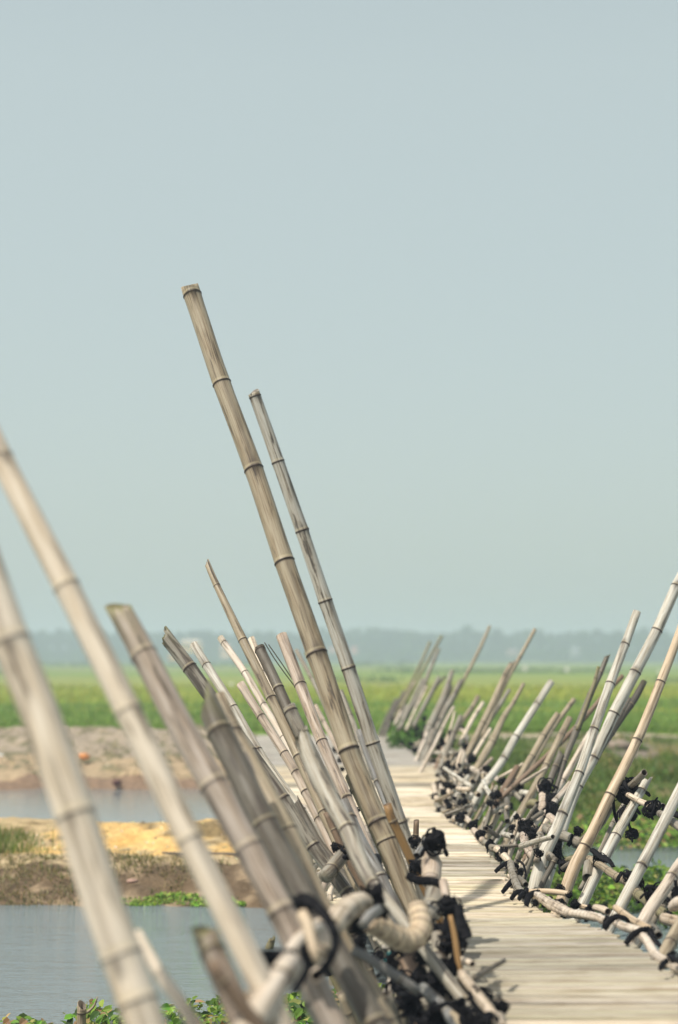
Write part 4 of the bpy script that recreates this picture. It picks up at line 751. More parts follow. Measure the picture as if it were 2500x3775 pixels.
LASH = [
 (1115, 3335, 5.6, 88, 'black knot at the head of the big strap loop, above the cream peg', 6, 0),
 (1138, 3520, 5.15, 74, 'big black knot over the end of the nearest glossy rail', 7, 1),
 (1000, 3548, 5.25, 70, 'black wrapping at the foot of the second cream pole', 6, 0),
 (1372, 3305, 6.4, 78, 'round black knot between white rail length and bent pole foot', 7, 0),
 (1408, 3362, 6.5, 50, 'small black knot at the end of the small white peg', 5, 0),
 (1320, 3420, 6.2, 62, 'black knot with a pale peg end, left of the ringed elbow rail', 5, 0),
 (1600, 3100, 7.9, 82, 'frayed black tuft on top of the fat pale rail end', 8, 2),
 (1545, 3190, 8.0, 60, 'black wrapping at the foot of the second tallest pole', 5, 1),
 (1530, 3105, 8.6, 40, 'small black knot beside the dark hollow peg', 4, 0),
 (1290, 3140, 8.8, 52, 'black knot holding the grey round crosspiece', 6, 1),
 (1240, 3125, 9.0, 34, 'small black tie left of the crosspiece', 4, 1),
 (1655, 3340, 7.2, 72, 'black wrapping around the pink cut peg', 6, 1),
 (1600, 3440, 7.3, 80, 'black mass of strips right of the ringed elbow rail', 7, 1),
 (1560, 3530, 7.2, 60, 'black knot beside the grey split upright', 6, 1),
 (1680, 3560, 7.1, 50, 'black knot behind the ochre splint', 5, 1),
 (1590, 3640, 7.0, 92, 'big black tangle across the grey split upright foot', 7, 1),
 (1520, 3700, 6.9, 100, 'big black tangle low between tan foot and turquoise rope', 7, 1),
 (1620, 3745, 6.7, 96, 'black tangle at the bottom edge, right of the turquoise rope', 7, 1),
 (1720, 3640, 6.9, 66, 'black knot on the grey diagonal stick', 6, 1),
 (1765, 3690, 6.7, 84, 'black tangle with a grey peg at the walkway corner', 7, 1),
 (1840, 3715, 6.6, 60, 'black wrapping over the cut bamboo end', 5, 1),
 (1740, 3760, 6.5, 80, 'lowest black tangle at the walkway corner', 6, 1),
 (1440, 3560, 6.8, 70, 'black shadowy knot under the ringed elbow rail', 6, 1),
 (1250, 3560, 6.0, 60, 'black knot behind the cut peg end', 5, 0),
 (1315, 3500, 6.3, 60, 'black knot where the diagonal grey stick starts', 5, 0),
 (1460, 3500, 7.2, 56, 'black knot behind the ringed elbow rail', 5, 0),
 (1335, 2735, 17, 20, 'tiny black knot between the two tallest poles, upper one', 4, 1),
 (1342, 2762, 16.8, 18, 'tiny black knot between the two tallest poles, lower one', 4, 0),
 (1237, 2765, 17.5, 20, 'small black tie left of the tallest pole, upper one', 4, 0),
 (1255, 2800, 17, 20, 'small black tie left of the tallest pole, middle one', 4, 0),
 (1262, 2835, 16.5, 18, 'small black tie left of the tallest pole, lower one', 4, 0),
 (1292, 2920, 12, 22, 'dark tie behind the thin mossy cane, upper one', 4, 0),
 (1315, 2985, 11.5, 22, 'dark tie behind the thin mossy cane, middle one', 4, 0),
 (1338, 3060, 11, 30, 'dark tie behind the thin mossy cane, lower one', 5, 0),
 (1380, 2870, 15.5, 18, 'small dark tie seen between the tallest poles low down', 4, 0),
 (1480, 3625, 7.1, 80, 'black strips between the tan foot and the white slanted peg', 6, 1),
 (1640, 3590, 7.1, 84, 'black strips wound round the lower half of the grey split upright', 6, 1),
 (1560, 3775, 6.7, 96, 'black tangle cut by the bottom edge below the split upright', 6, 1),
 (1690, 3725, 6.7, 80, 'black bundle between the split upright and the walkway corner', 6, 1),
 (1800, 3775, 6.4, 80, 'black bundle under the cut bamboo end at the bottom edge', 6, 1),
 (1665, 3470, 7.15, 84, 'black strips bunched behind the ochre splint', 7, 1),
 (1545, 3600, 7.2, 60, 'black tie left of the split upright below its head', 5, 1),
 # right railing
 (2312, 2920, 10.9, 92, 'big black loop tangle holding the rail with the black mouth', 8, 2),
 (2312, 3000, 10.8, 66, 'lower black bundle hanging under the big loop tangle', 6, 1),
 (2332, 3070, 10.8, 44, 'last black loop at the bottom of the hanging bundle', 4, 1),
 (2405, 2985, 10.1, 60, 'black sleeve knot on the thin pale rail', 7, 1),
 (2130, 3065, 11.5, 34, 'round shiny black knot on the grey elbow', 6, 0),
 (2208, 3170, 10.4, 46, 'black strap knot above the hanging tube', 6, 1),
 (2178, 3215, 10.5, 38, 'black tie behind the hanging tube', 5, 0),
 (2318, 3228, 9.6, 40, 'small black ring knot above the middle rail', 6, 0),
 (2350, 3255, 9.5, 42, 'black strap holding the middle rail to the pale pole', 6, 1),
 (2415, 3290, 9.0, 70, 'frayed black cloth tie on the middle rail', 8, 2),
 (2450, 3325, 8.9, 48, 'black cloth bundle below the frayed tie', 6, 2),
 (2492, 3290, 8.8, 40, 'black tie at the right edge above the ringed root', 5, 1),
 (2012, 2900, 13.5, 52, 'black knot over the head of the knobbly root rail', 7, 1),
 (2035, 2950, 13.3, 50, 'black wrapping right of the knobbly root rail', 6, 1),
 (2035, 2985, 12.9, 56, 'black tangle where the flat-topped white pole is tied', 7, 1),
 (1975, 3010, 13, 44, 'black tie with a bright speck left of the root rail', 6, 0),
 (1940, 3060, 12.6, 54, 'black bundle under the sleeve stick', 7, 1),
 (1985, 3075, 12.3, 50, 'black bundle above the two short curved rails', 7, 0),
 (1900, 3052, 12.8, 22, 'black sleeve on the lower end of the grey stick', 5, 0),
 (2045, 3115, 11.8, 58, 'big black knot right of the grey banded rail', 7, 1),
 (2048, 3155, 11.4, 52, 'black wrapping on top of the fat white foot', 6, 1),
 (2080, 3190, 11.1, 44, 'black strap bundle left of the mossy stub rail', 6, 1),
 (1850, 2880, 16, 28, 'black tie at the end of the white knobby far rail', 6, 0),
 (1853, 2928, 15.6, 32, 'black tie hanging under the white rail stub', 6, 1),
 (1915, 2900, 15.2, 32, 'black tie right of the white rail stub', 6, 0),
 (1942, 2942, 14.9, 34, 'black tie under the capped white tube', 6, 0),
 (1880, 2972, 16.2, 26, 'black shape hanging in the gap behind the near poles', 5, 2),
 (1796, 2835, 16.8, 28, 'black tie above the white knobby far rail', 6, 0),
 (1715, 2750, 19, 26, 'black far tie at the head of the grey root rail', 6, 0),
 (1738, 2798, 18.3, 34, 'black far tangle right of the grey root rail', 7, 0),
 (1695, 2788, 18.8, 26, 'black far tangle left of the grey root rail', 6, 0),
 (1720, 2845, 17.9, 26, 'black far tie below the grey root rail', 6, 0),
 (1650, 2840, 18.6, 38, 'wide black far tie on the base rail at the bend', 7, 0),
 (1702, 2685, 20.6, 18, 'small black far tie over the cream elbow', 5, 0),
 (1662, 2702, 20.8, 20, 'small black far tie at the left rail bit', 5, 0),
 (1632, 2740, 20.6, 22, 'round black far tie in front of the green gap', 5, 0),
 (1615, 2755, 21, 18, 'small black far tie left of the round one', 5, 0),
 (1625, 2662, 24, 22, 'black far tie on the flat-cut grey pole', 5, 0),
 (1566, 2650, 25, 18, 'black far tie at the top left of the far tangle', 5, 0),
 (1570, 2678, 24.6, 18, 'black far tie below the top left one', 5, 0),
 (1592, 2725, 23, 20, 'black far tie in the middle of the far base', 5, 0),
 (1560, 2720, 24, 18, 'black far tie left in the far base', 5, 0),
 (1530, 2765, 25, 20, 'black far tie on the pale walkway end', 5, 0),
 (1512, 2740, 26.5, 18, 'black far tie beyond the pale walkway end', 5, 0),
 (1470, 2620, 31, 20, 'far black tie high on the last stakes', 5, 0),
 (1452, 2650, 32, 22, 'far black tie in the middle of the last stakes', 5, 0),
 (1430, 2675, 33, 20, 'far black tie low on the last stakes', 5, 0),
 (1475, 2665, 31, 16, 'far black tie right of the last stakes', 5, 0),
 (1415, 2700, 33.4, 14, 'farthest black tie of all at the field end', 4, 0),
]
for row in LASH: lashing(*row[:5], nb=row[5], tail=row[6])
# base rail ties along the walkway's right edge, built where the straps cross the rail
EDGE = [(1613, 2995, 16), (1600, 2945, 17.4), (1612, 2900, 18.4), (1650, 3012, 15), (1690, 3022, 14.2), (1738, 3045, 13.6), (1765, 3085, 12.9), (1800, 3120, 12.2), (1850, 3150, 11.5), (1878, 3200, 10.9), (1475, 2748, 27.6), (1500, 2775, 26), (1548, 2808, 24), (1590, 2822, 22)]
EL = ['at the inner corner of the first bend', 'on the cream block at the far bend', 'beneath the bright slab at the far bend', 'just before the first bend', 'under the white base rail length', 'beside the brightest white pole foot', 'on the pink-grey knuckle', 'on the grey knuckle', 'on the cream knuckle', 'at the head of the lichen-grey base rail', 'on the third far base rail length', 'between the second and third far lengths', 'between the first and second far lengths', 'on the first far base rail length']
for (x, y, Y), e in zip(EDGE, EL):
    lashing(x + 6, y - 6, Y, 34 if Y < 15 else (26 if Y < 20 else 18), 'black strip tie ' + e, nb=6, tail=1)
# broad flat bands curving over the near base rail
for pts, a, b, lab in [
 ('1852,3290,16 1875,3262,18 1898,3240,18 1918,3246,18', 10.1, 10.3, 'flat black strap arched over the lichen-grey base rail, nearer one'),
 ('1826,3214,14 1850,3192,16 1880,3180,16 1912,3196,14', 10.9, 11, 'flat black strap arched over the lichen-grey base rail, farther one'),
 ('1884,3315,16 1902,3292,18 1925,3286,17 1940,3292,14', 9.6, 9.7, 'dark flap of strap on the walkway before the wire wrapping'),
 ('1912,3316,16 1925,3296,18 1940,3290,16', 9.5, 9.6, 'second dark flap of strap before the wire wrapping'),
 ('1940,3338,20 1948,3310,24 1965,3294,22 1990,3286,14', 9.2, 9.4, 'grey-black broad strap over the striped base rail'),
 ('2228,3425,24 2244,3398,26 2272,3380,22 2305,3386,18 2320,3402,14', 8.2, 8.25, 'broad black strap arching over the white base rail'),
 ('2306,3480,20 2330,3450,24 2362,3430,22 2395,3424,20', 7.9, 8.0, 'broad black strap arching over the bent base rail'),
 ('2395,3428,26 2412,3462,22 2436,3490,16', 7.9, 7.8, 'black strap end hanging down right of the bent base rail'),
 ('2432,3574,20 2446,3552,22 2462,3540,20', 7.2, 7.3, 'black strap flap where the base rail leaves the picture'),
 ('2465,3525,22 2490,3535,24 2530,3560,24', 7.3, 7.2, 'black strap along the base rail at the right edge'),
 ('1635,3440,30 1655,3400,44 1672,3350,40 1668,3310,30', 7.1, 7.3, 'wide black strap curling beside the pink cut peg'),
 ('1690,3335,34 1696,3380,40 1705,3430,60 1720,3462,50', 7.1, 7.0, 'ragged black plastic sheet hanging over the walkway edge'),
 ('1700,3480,20 1680,3520,34 1660,3600,40', 7.0, 6.9, 'long black strap hanging below the ragged sheet'),
 ('1084,3330,34 1130,3320,46 1180,3355,44 1222,3410,38 1238,3475,34 1215,3540,32 1178,3590,30', 5.4, 5.2, 'big black strap loop sweeping around the bulging rail head'),
 ('895,3560,40 960,3530,52 1020,3525,46 1090,3520,44', 5.1, 5.1, 'broad black strap from the second cream pole to the big knot'),
 ('930,3575,34 935,3620,30 960,3650,24', 4.85, 4.8, 'black strap hanging from the broad strap'),
 ('1130,3540,36 1118,3600,34 1082,3660,20', 5.1, 5.0, 'tapering black strap end under the big knot'),
 ('1500,3225,30 1540,3245,34 1600,3250,30 1640,3270,30', 7.4, 7.4, 'black strap across the hollow rail ends'),
 ('1392,3150,24 1400,3195,26 1430,3240,22', 8.8, 8.4, 'black strap loop left of the tallest pole foot'),
 ('2180,3130,20 2210,3155,26 2245,3175,22 2262,3195,18', 10.4, 10.2, 'black strap running down from the pole to the middle rail'),
 ('2440,2985,26 2470,2995,28 2520,3010,28', 10.1, 9.9, 'long black strap running from the sleeve knot to the right edge'),
 ('1905,3170,8 1928,3185,9 1938,3220,8 1935,3250,8', 10.9, 10.8, 'narrow black strap loop beside the grey base rail length'),
 ('2490,3245,14 2494,3290,14 2488,3320,12', 8.6, 8.6, 'thin black strip hanging at the right edge'),
 ('2098,3260,14 2106,3200,12 2112,3160,10', 10.9, 11, 'dark narrow strip hanging behind the orange-cream foot'),
 ('2268,2915,9 2262,2960,12 2272,3020,13 2300,3060,14', 10.9, 10.8, 'thin black strip hanging left of the big loop tangle'),
 ('2340,2890,10 2350,2920,11 2352,2942,10 2340,2960,8', 10.8, 10.8, 'small black strip curling right of the big loop tangle'),
]: strap(pts, a, b, lab)
for x, y, Y, r, ax, wd, lab, tn in [
 (2105, 3098, 11.5, 19, (1, .45), 9, 'thin black ring round the grey elbow', 2), (2282, 3234, 9.7, 19, (1, .62), 9, 'black ring band on the long mossy middle rail', 1), (2365, 3310, 9.2, 21, (1, .7), 9, 'black ring band under the frayed cloth tie', 1),
 (2460, 3385, 8.6, 23, (1, .5), 12, 'black ring band at the ringed middle rail end', 1), (2164, 3178, 10.7, 18, (1, .1), 10, 'black ring band where the mossy stub meets the middle rail', 1),
 (2084, 3362, 9.1, 19, (1, .3), 12, 'black band at the end of the striped base rail', 2), (2164, 3378, 8.7, 17, (1, .2), 13, 'black band round the ringed base rail, middle one', 1), (2234, 3396, 8.35, 17, (1, .4), 12, 'black band round the ringed base rail, right one', 1), (2018, 3326, 9.3, 21, (1, .6), 14, 'dark band over the striped base rail', 1),
 (1935, 3293, 9.7, 18, (1, .5), 14, 'dark band at the start of the striped base rail', 1)]:
    band(x, y, Y, r, ax, wd, lab, tn)
for x, y, Y, sz, lab in [(2120, 3338, 9.15, 34, 'fuzzy black knot behind the ringed base rail, left one'), (2175, 3352, 8.9, 34, 'fuzzy black knot behind the ringed base rail, middle one'), (2222, 3350, 8.7, 32, 'black knot around the hollow-ended cream peg'), (2412, 3440, 8.0, 36, 'black knot above the dark hollow peg end'), (2062, 3335, 9.2, 40, 'black crumpled tie on the striped base rail'), (2060, 3280, 9.6, 34, 'black rag tied to the charred cross peg'), (2098, 3298, 9.5, 22, 'black tip knot of the charred cross peg'), (2480, 3528, 7.4, 40, 'black knot at the right edge of the base rail'), (1975, 3330, 9.3, 22, 'small ring tie under the striped base rail')]:
    lashing(x, y, Y, sz, lab, nb=6, tail=1)
# turquoise rope
k = NT('turquoise_rope'); ROPE = k.fin((.02, .32, .33), .6, .3)
strap('1385,3765,14 1405,3748,18 1430,3750,18 1450,3775,18 1470,3800,16', 6.3, 6.3, 'turquoise rope loop at the bottom of the left railing', 'rope', 'rope', ROPE, .006)
strap('1418,3545,7 1428,3528,8 1436,3512,7', 6.9, 6.9, 'small turquoise rope scrap behind the ringed elbow rail', 'rope', 'rope', ROPE, .004)

# short canes, ties and cross pieces wedged into the right railing, and props under the left one
rnd = random.Random(4242)
def cane3(p, d, ln, r, tone, label, group, name='bamboo_stick', cut='flat'):
    SEED[0] += 1; d = d.normalized(); a = Vector(p) + d * ln; pts = [a - d * (ln * i / 6) + Vector((rnd.uniform(-1, 1), rnd.uniform(-1, 1), 0)) * r * .15 for i in range(7)]
    o = tube3(name, pts, [r * (.9 + .02 * i) for i in range(7)], [q * .16 + rnd.uniform(.03, .12) for q in range(int(ln / .16))], TONES[tone], rnd.uniform(.1, .5), cut, 'flat', 0, SEED[0], None, 10)
    recentre(o, pts[-1]); tag(o, label, 'stick', group)
def zone(y): return ['beside the fat white pole foot', 'below the sleeve stick', 'around the foot of the brightest white pole', 'in the tangle at the far bend', 'on the farthest stretch of the right railing'][(y > 12) + (y > 15) + (y > 18) + (y > 22)]
TN = dict(grey='grey', tan='tan', cream='cream', pale='pale', dgrey='dark grey', pink='pinkish', white='whitish', brown='brown', olive='olive', ash='ash grey')
for i in range(105):
    y = 10.2 + 17 * rnd.random() ** .95; x = lerp_tab(DR, y) + rnd.uniform(.03, .16); z = lerp_tab(DZ, y); tn = rnd.choice(['grey', 'tan', 'cream', 'pale', 'dgrey', 'ash', 'white', 'grey'])
    q = rnd.random()
    if q < .6: cane3((x + .02, y, z - .18), Vector((rnd.uniform(.3, .75), rnd.uniform(-.3, .3), 1)), rnd.uniform(.3, .62), rnd.uniform(.012, .024), tn, 'short %s cane wedged upright %s' % (TN[tn], zone(y)), 'short canes wedged in the right railing')
    elif q < .85: cane3((x + rnd.uniform(.02, .16), y, z + rnd.uniform(.08, .30)), Vector((rnd.uniform(-.3, .3), rnd.choice((-1, 1)), rnd.uniform(-.2, .25))), rnd.uniform(.35, .8), rnd.uniform(.014, .024), tn, 'short %s cane lying lengthwise %s' % (TN[tn], zone(y)), 'short canes lying in the right railing')
    else: cane3((x - .06, y, z + rnd.uniform(.03, .12)), Vector((1, rnd.uniform(-.4, .4), rnd.uniform(-.1, .5))), rnd.uniform(.16, .3), rnd.uniform(.010, .018), tn, 'cut %s peg stuck crosswise %s' % (TN[tn], zone(y)), 'pegs stuck through the right railing')
for i in range(95):
    y = 10.0 + 20 * rnd.random() ** 1.0; h = rnd.uniform(.0, .36); x = lerp_tab(DR, y) + rnd.uniform(.02, .10) + h * .5; z = lerp_tab(DZ, y) + h
    a_ = (x / y) * F + W0 / 2; b_ = HORIZ + (CH - z) / y * F
    lashing(a_, b_, y, rnd.uniform(.035, .062) * F / y, ('low' if h < .17 else 'raised') + ' small black rubber tie ' + zone(y), nb=3, tail=1)
for i in range(22):
    y = rnd.uniform(6.5, 9.6); x = lerp_tab(DL, y) - rnd.uniform(.0, .30); tn = rnd.choice(['grey', 'tan', 'dgrey', 'brown', 'olive', 'ash'])
    cane3((x + .25, y, rnd.uniform(-.1, .15)), Vector((-rnd.uniform(.25, .6), rnd.uniform(-.3, .3), 1)), rnd.uniform(.6, .95), rnd.uniform(.018, .032), tn, 'thin %s prop leaning in the shade beneath the left railing' % TN[tn], 'props beneath the left railing', 'bamboo_prop')
for i in range(14):
    y = rnd.uniform(6.4, 9.4); x = lerp_tab(DL, y) - rnd.uniform(-.05, .28); z = rnd.uniform(.55, .95)
    a_ = (x / y) * F + W0 / 2; b_ = HORIZ + (CH - z) / y * F
    lashing(a_, b_, y, rnd.uniform(.04, .06) * F / y, 'small black strip knot in the shaded foot of the left railing', nb=3, tail=1)
for i in range(24):
    y = rnd.uniform(11, 24); x = lerp_tab(DL, y) + .12 + rnd.uniform(0, .5) * (y - 11) / 13; z = lerp_tab(DZ, y) + rnd.uniform(0, .3)
    a_ = (x / y) * F + W0 / 2; b_ = HORIZ + (CH - z) / y * F
    lashing(a_, b_, y, rnd.uniform(.035, .055) * F / y, 'small dark tie on the far stretch of the left railing', nb=3, tail=1)
# ------------------------------------------------------------------ vegetation
def blades(name, rows, mat=LEAF, **tags):
    """rows: (x, y, z, length, width, yaw, lean, bend, (r,g,b)) -> one mesh of tapering blades"""
    vs, fs, cs = [], [], []
    for x, y, z, ln, wd, yaw, lean, bend, c in rows:
        d = Vector((math.cos(yaw), math.sin(yaw), 0)); s = Vector((-math.sin(yaw), math.cos(yaw), 0)); p = Vector((x, y, z)); b = len(vs); a = lean
        for i, wq in enumerate((.7, 1, .6)):
            vs.append(tuple(p - s * wd * wq / 2)); vs.append(tuple(p + s * wd * wq / 2)); p = p + (d * math.sin(a) + Vector((0, 0, math.cos(a)))) * ln / 3; a += bend
        vs.append(tuple(p)); cs += [(*c, 1)] * 7
        fs += [(b, b + 1, b + 3, b + 2), (b + 2, b + 3, b + 5, b + 4), (b + 4, b + 5, b + 6)]
    o = mesh_obj(name, vs, fs, mat, None, False, {'col': ('FLOAT_COLOR', cs)}); tag(o, **tags); return o
def leaves(name, rows, parent=None, **tags):
    """rows: (centre, size, normal, colour): pointed oval folded leaves"""
    vs, fs, cs = [], [], []
    for p, s, n, ang, c in rows:
        n = n.normalized(); u = n.orthogonal().normalized(); v = n.cross(u); u, v = u * math.cos(ang) + v * math.sin(ang), v * math.cos(ang) - u * math.sin(ang); b = len(vs)
        for a, q, h in ((-.5, 0, 0), (-.2, -.32, .1), (.2, -.26, .08), (.55, 0, -.1), (.2, .26, .08), (-.2, .32, .1), (0, 0, -.03)): vs.append(tuple(p + u * a * s + v * q * s + n * h * s)); cs.append((*c, 1))
        fs += [(b + i, b + (i + 1) % 6, b + 6) for i in range(6)]
    o = mesh_obj(name, vs, fs, LEAF, parent, False, {'col': ('FLOAT_COLOR', cs)}); tag(o, **tags); return o
def vary(rnd, c, a=.3):
    k_ = rnd.uniform(1 - a, 1 + a); return tuple(max(.003, v * k_ * rnd.uniform(.85, 1.15)) for v in c)
rnd = random.Random(77)
# weeds on the right bank
rows = []
for _ in range(52000):
    y = 20.9 + 16 * rnd.random() ** 1.15; x = rnd.uniform(.9, 5.2 + y * .22)
    n1, n2 = nz(x, y, .45, 21., 3), nz(x, y, 1.3, 31., 3)
    if n2 < -.28 or (abs(x - 5.2) < 1.5 and 31 < y < 36 and rnd.random() < .9): continue
    if x < 1.5 and rnd.random() < .6: continue
    hgt = (.10 + .16 * max(0, n1 + .35)) * rnd.uniform(.6, 1.3) * (1.5 if x > 3.8 and 23 < y < 31 else 1)
    base = [(.11, .18, .03), (.16, .20, .045), (.07, .13, .025), (.27, .22, .08), (.28, .19, .08)][min(4, int(abs(n1 * 3 + rnd.random() * 2.2)))]
    rows.append((x, y, ground(x, y) - .01, hgt, rnd.uniform(.012, .03), rnd.uniform(0, 6.28), rnd.uniform(0, .6), rnd.uniform(0, .5), vary(rnd, base)))
blades('weeds', rows, label='tangled green and yellow-brown weeds covering the right bank', cat='weeds', kind='stuff')
# bushy weeds of the right bank: leaf clumps
lr = []
for _ in range(150):
    y = rnd.uniform(21.8, 33); x = rnd.uniform(2.6, 5.2 + y * .22); r = rnd.uniform(.12, .38); zc = ground(x, y); base = rnd.choice([(.12, .20, .03), (.19, .23, .05), (.09, .16, .03), (.24, .21, .07)])
    for _ in range(130):
        d = Vector((rnd.gauss(0, 1), rnd.gauss(0, 1), abs(rnd.gauss(0, .8)))).normalized() * r * rnd.random() ** .4
        lr.append((Vector((x, y, zc)) + d, rnd.uniform(.03, .07), Vector((rnd.uniform(-1, 1), rnd.uniform(-1, 1), 1)), rnd.uniform(0, 6.28), vary(rnd, base)))
leaves('undergrowth', lr, label='low bushy undergrowth with olive leaves on the right bank', cat='undergrowth', kind='stuff')
def clump(label, x0, x1, y0, y1, nleaf, zb, hz, size, cols, cat='water plants', name='water_plants', mask=None, upright=.5):
    lr = []
    while len(lr) < nleaf:
        x, y = rnd.uniform(x0, x1), rnd.uniform(y0, y1)
        e = min((x - x0), (x1 - x), (y - y0) * 1.5, (y1 - y) * 1.5) + nz(x, y, 2.2, 5., 3) * .35
        if e < 0: continue
        if mask and not mask(x, y): continue
        h = hz * min(1, e * 2 + .25) * rnd.random() ** .7 * (1 + nz(x, y, 3, 8, 2) * .9)
        lr.append((Vector((x, y, zb + max(0, h))), size * rnd.choice((.5, .7, .9, 1.0, 1.2, 1.5)), Vector((rnd.uniform(-1, 1), rnd.uniform(-1.3, .4), rnd.uniform(.15, 1.2) / max(.3, upright))), rnd.uniform(0, 6.28), vary(rnd, rnd.choice(cols), .35)))
    leaves(name, lr, label=label, cat=cat, kind='stuff')
G1 = [(.17, .30, .04), (.13, .25, .03), (.25, .38, .055), (.08, .16, .02), (.27, .30, .07), (.05, .10, .02)]
G2 = G1 + G1 + [(.38, .28, .13), (.34, .20, .10)]
clump('bright green creeping plants with reddish dead leaves on the water, bottom left', -3.4, -.35, 8.8, 11.3, 5600, -.02, .13, .052, G2, mask=lambda x, y: y < 10.55 + .45 * sstep(-1.9, -1.4, x) + nz(x, y, 3, 2, 2) * .25)
clump('green leaf patch on the water seen under the black straps', -.5, .75, 9.0, 11.6, 2600, -.02, .12, .07, G2)
clump('broad green floating plant raft by the right railing', 1.6, 3.9, 15.4, 17.4, 6000, .0, .20, .055, G1)
clump('small pointed green plant tuft on the water at the right edge', 2.6, 3.5, 14.6, 15.8, 1300, .0, .20, .05, G1)
clump('green plants along the foot of the left bank', -2.2, -.2, 15.85, 16.5, 4600, .0, .06, .032, [(.24, .40, .05), (.18, .32, .04), (.30, .40, .08), (.13, .22, .04)])
clump('yellow-green plants on the shore behind the right railing', .8, 6.5, 20.3, 22.4, 6500, .02, .22, .06, G2)
clump('green creeper growing over the far end of the railing', .75, 1.75, 26.5, 30.5, 2600, .55, .55, .09, [(.05, .12, .015), (.08, .17, .02), (.04, .09, .012)], 'creeper', 'creeper')
clump('dark green plants under the right railing by the bend', 1.15, 2.4, 16.5, 19.8, 3200, -.02, .35, .06, [(.05, .11, .02), (.08, .15, .03), (.12, .14, .04)])
# dry grass on the left banks
rows = []
for _ in range(15000):
    x = rnd.uniform(-5.2, .6); y = rnd.uniform(15.9, 17.5); n1 = nz(x, y, 1.4, 41., 3)
    if n1 < -.12: continue
    rows.append((x, y, ground(x, y) - .01, rnd.uniform(.03, .12), rnd.uniform(.006, .012), rnd.uniform(0, 6.28), rnd.uniform(.2, 1.3), rnd.uniform(0, .6), vary(rnd, rnd.choice([(.24, .19, .09), (.15, .14, .055), (.30, .24, .13), (.11, .12, .04)]))))
blades('dry_grass', rows, label='dry matted grass hanging on the dark slope of the left bank', cat='dry grass', kind='stuff')
rows = []
for _ in range(2600):
    x = -3.75 + rnd.gauss(0, .42); y = rnd.uniform(17.5, 18.5)
    rows.append((x, y, ground(x, y) - .01, rnd.uniform(.08, .34) * max(.2, 1 - abs(x + 3.8) * .8), rnd.uniform(.006, .012), rnd.uniform(0, 6.28), rnd.uniform(0, .5), rnd.uniform(0, .35), vary(rnd, rnd.choice([(.17, .22, .06), (.25, .24, .09), (.12, .18, .04)]))))
blades('tall_grass', rows, label='tuft of taller green grass at the left edge of the yellow sand bank', cat='grass', kind='stuff')
rows = []
for _ in range(5000):
    x = rnd.uniform(-8, -.6); y = rnd.uniform(30.6, 33.2)
    if nz(x, y, 1.1, 51., 3) < .02: continue
    rows.append((x, y, ground(x, y) - .02, rnd.uniform(.03, .10), rnd.uniform(.015, .03), rnd.uniform(0, 6.28), rnd.uniform(.2, 1.2), rnd.uniform(0, .6), vary(rnd, rnd.choice([(.15, .15, .07), (.2, .18, .09), (.09, .1, .04)]))))
blades('scrub', rows, label='scrubby dead plants on the farther grey-brown bank', cat='scrub', kind='stuff')
# young rice in the nearest part of the field
rows = []
for _ in range(42000):
    y = 38.6 + 60 * rnd.random() ** 1.8; x = rnd.uniform(-.235, .235) * y * 1.15
    n1 = mnoise.noise(Vector((x * .03, y * .18, 3))); base = (.32, .35, .05) if y > 62 + n1 * 30 else (.17, .26, .045)
    rows.append((x, y, .58, rnd.uniform(.06, .14) * (1 + y / 80), rnd.uniform(.02, .04) * y / 40, rnd.uniform(0, 6.28), rnd.uniform(0, .5), rnd.uniform(0, .3), vary(rnd, base, .2)))
blades('rice', rows, label='young green rice standing in the field beyond the banks', cat='rice', kind='stuff')

# ------------------------------------------------------------------ small things on the banks and in the field
SK = plain('dead_wood', (.30, .26, .20), .9, 25)
o = culm('302,3690,33 300,3740,33 300,3810,34', 10.4, 10.4, [3735], 'tan', .3, 'slant', name='stake', label='cut bamboo stake with a side twig standing in the bottom-left plants', cat='stake', ext=.3)
tw = culm('360,3674,4 348,3706,9 328,3727,11 308,3737,12', 10.4, 10.4, [], 'tan', .1, 'solid', name='side_twig', bent=False)
mw = tw.location - o.location; tw.parent = o; tw.location = mw; 
[tw.__delitem__(q_) for q_ in ('category', 'label', 'group') if q_ in tw.keys()]
culm('1006,3440,20 1003,3462,24 996,3486,30', 13.6, 13.6, [], 'olive', .3, 'jag', name='stake', label='short yellow-green stake tip poking from the water beside the thick poles', cat='stake', ext=.25, moss=.6)
culm('597,3143,7 660,3147,11 800,3148,12 960,3150,12 1165,3149,13', 17.6, 17.6, None, 'dgrey', .2, 'solid', name='driftwood_pole', label='thin grey pole lying on the ledge of the left bank', cat='pole', space=.4)
culm('650,3157,6 760,3159,7 850,3161,6', 17.5, 17.5, None, 'dark', .1, 'solid', name='driftwood_pole', label='short dark stick lying below the thin grey pole', cat='stick', space=.3)
def lump(name, px, py, Y, wpx, hpx, col, label, cat, dpx=None, seed=1):
    r_ = random.Random(seed); c = PT(px, py, Y); v, f = blob(Vector(), 1.0, r_, (wpx * Y / F / 2, (dpx or wpx) * Y / F / 2, hpx * Y / F / 2), 14, 9)
    o = mesh_obj(name, v, f, plain(name + '_mat', col, .85, 12)); o.location = c; tag(o, label, cat); return o
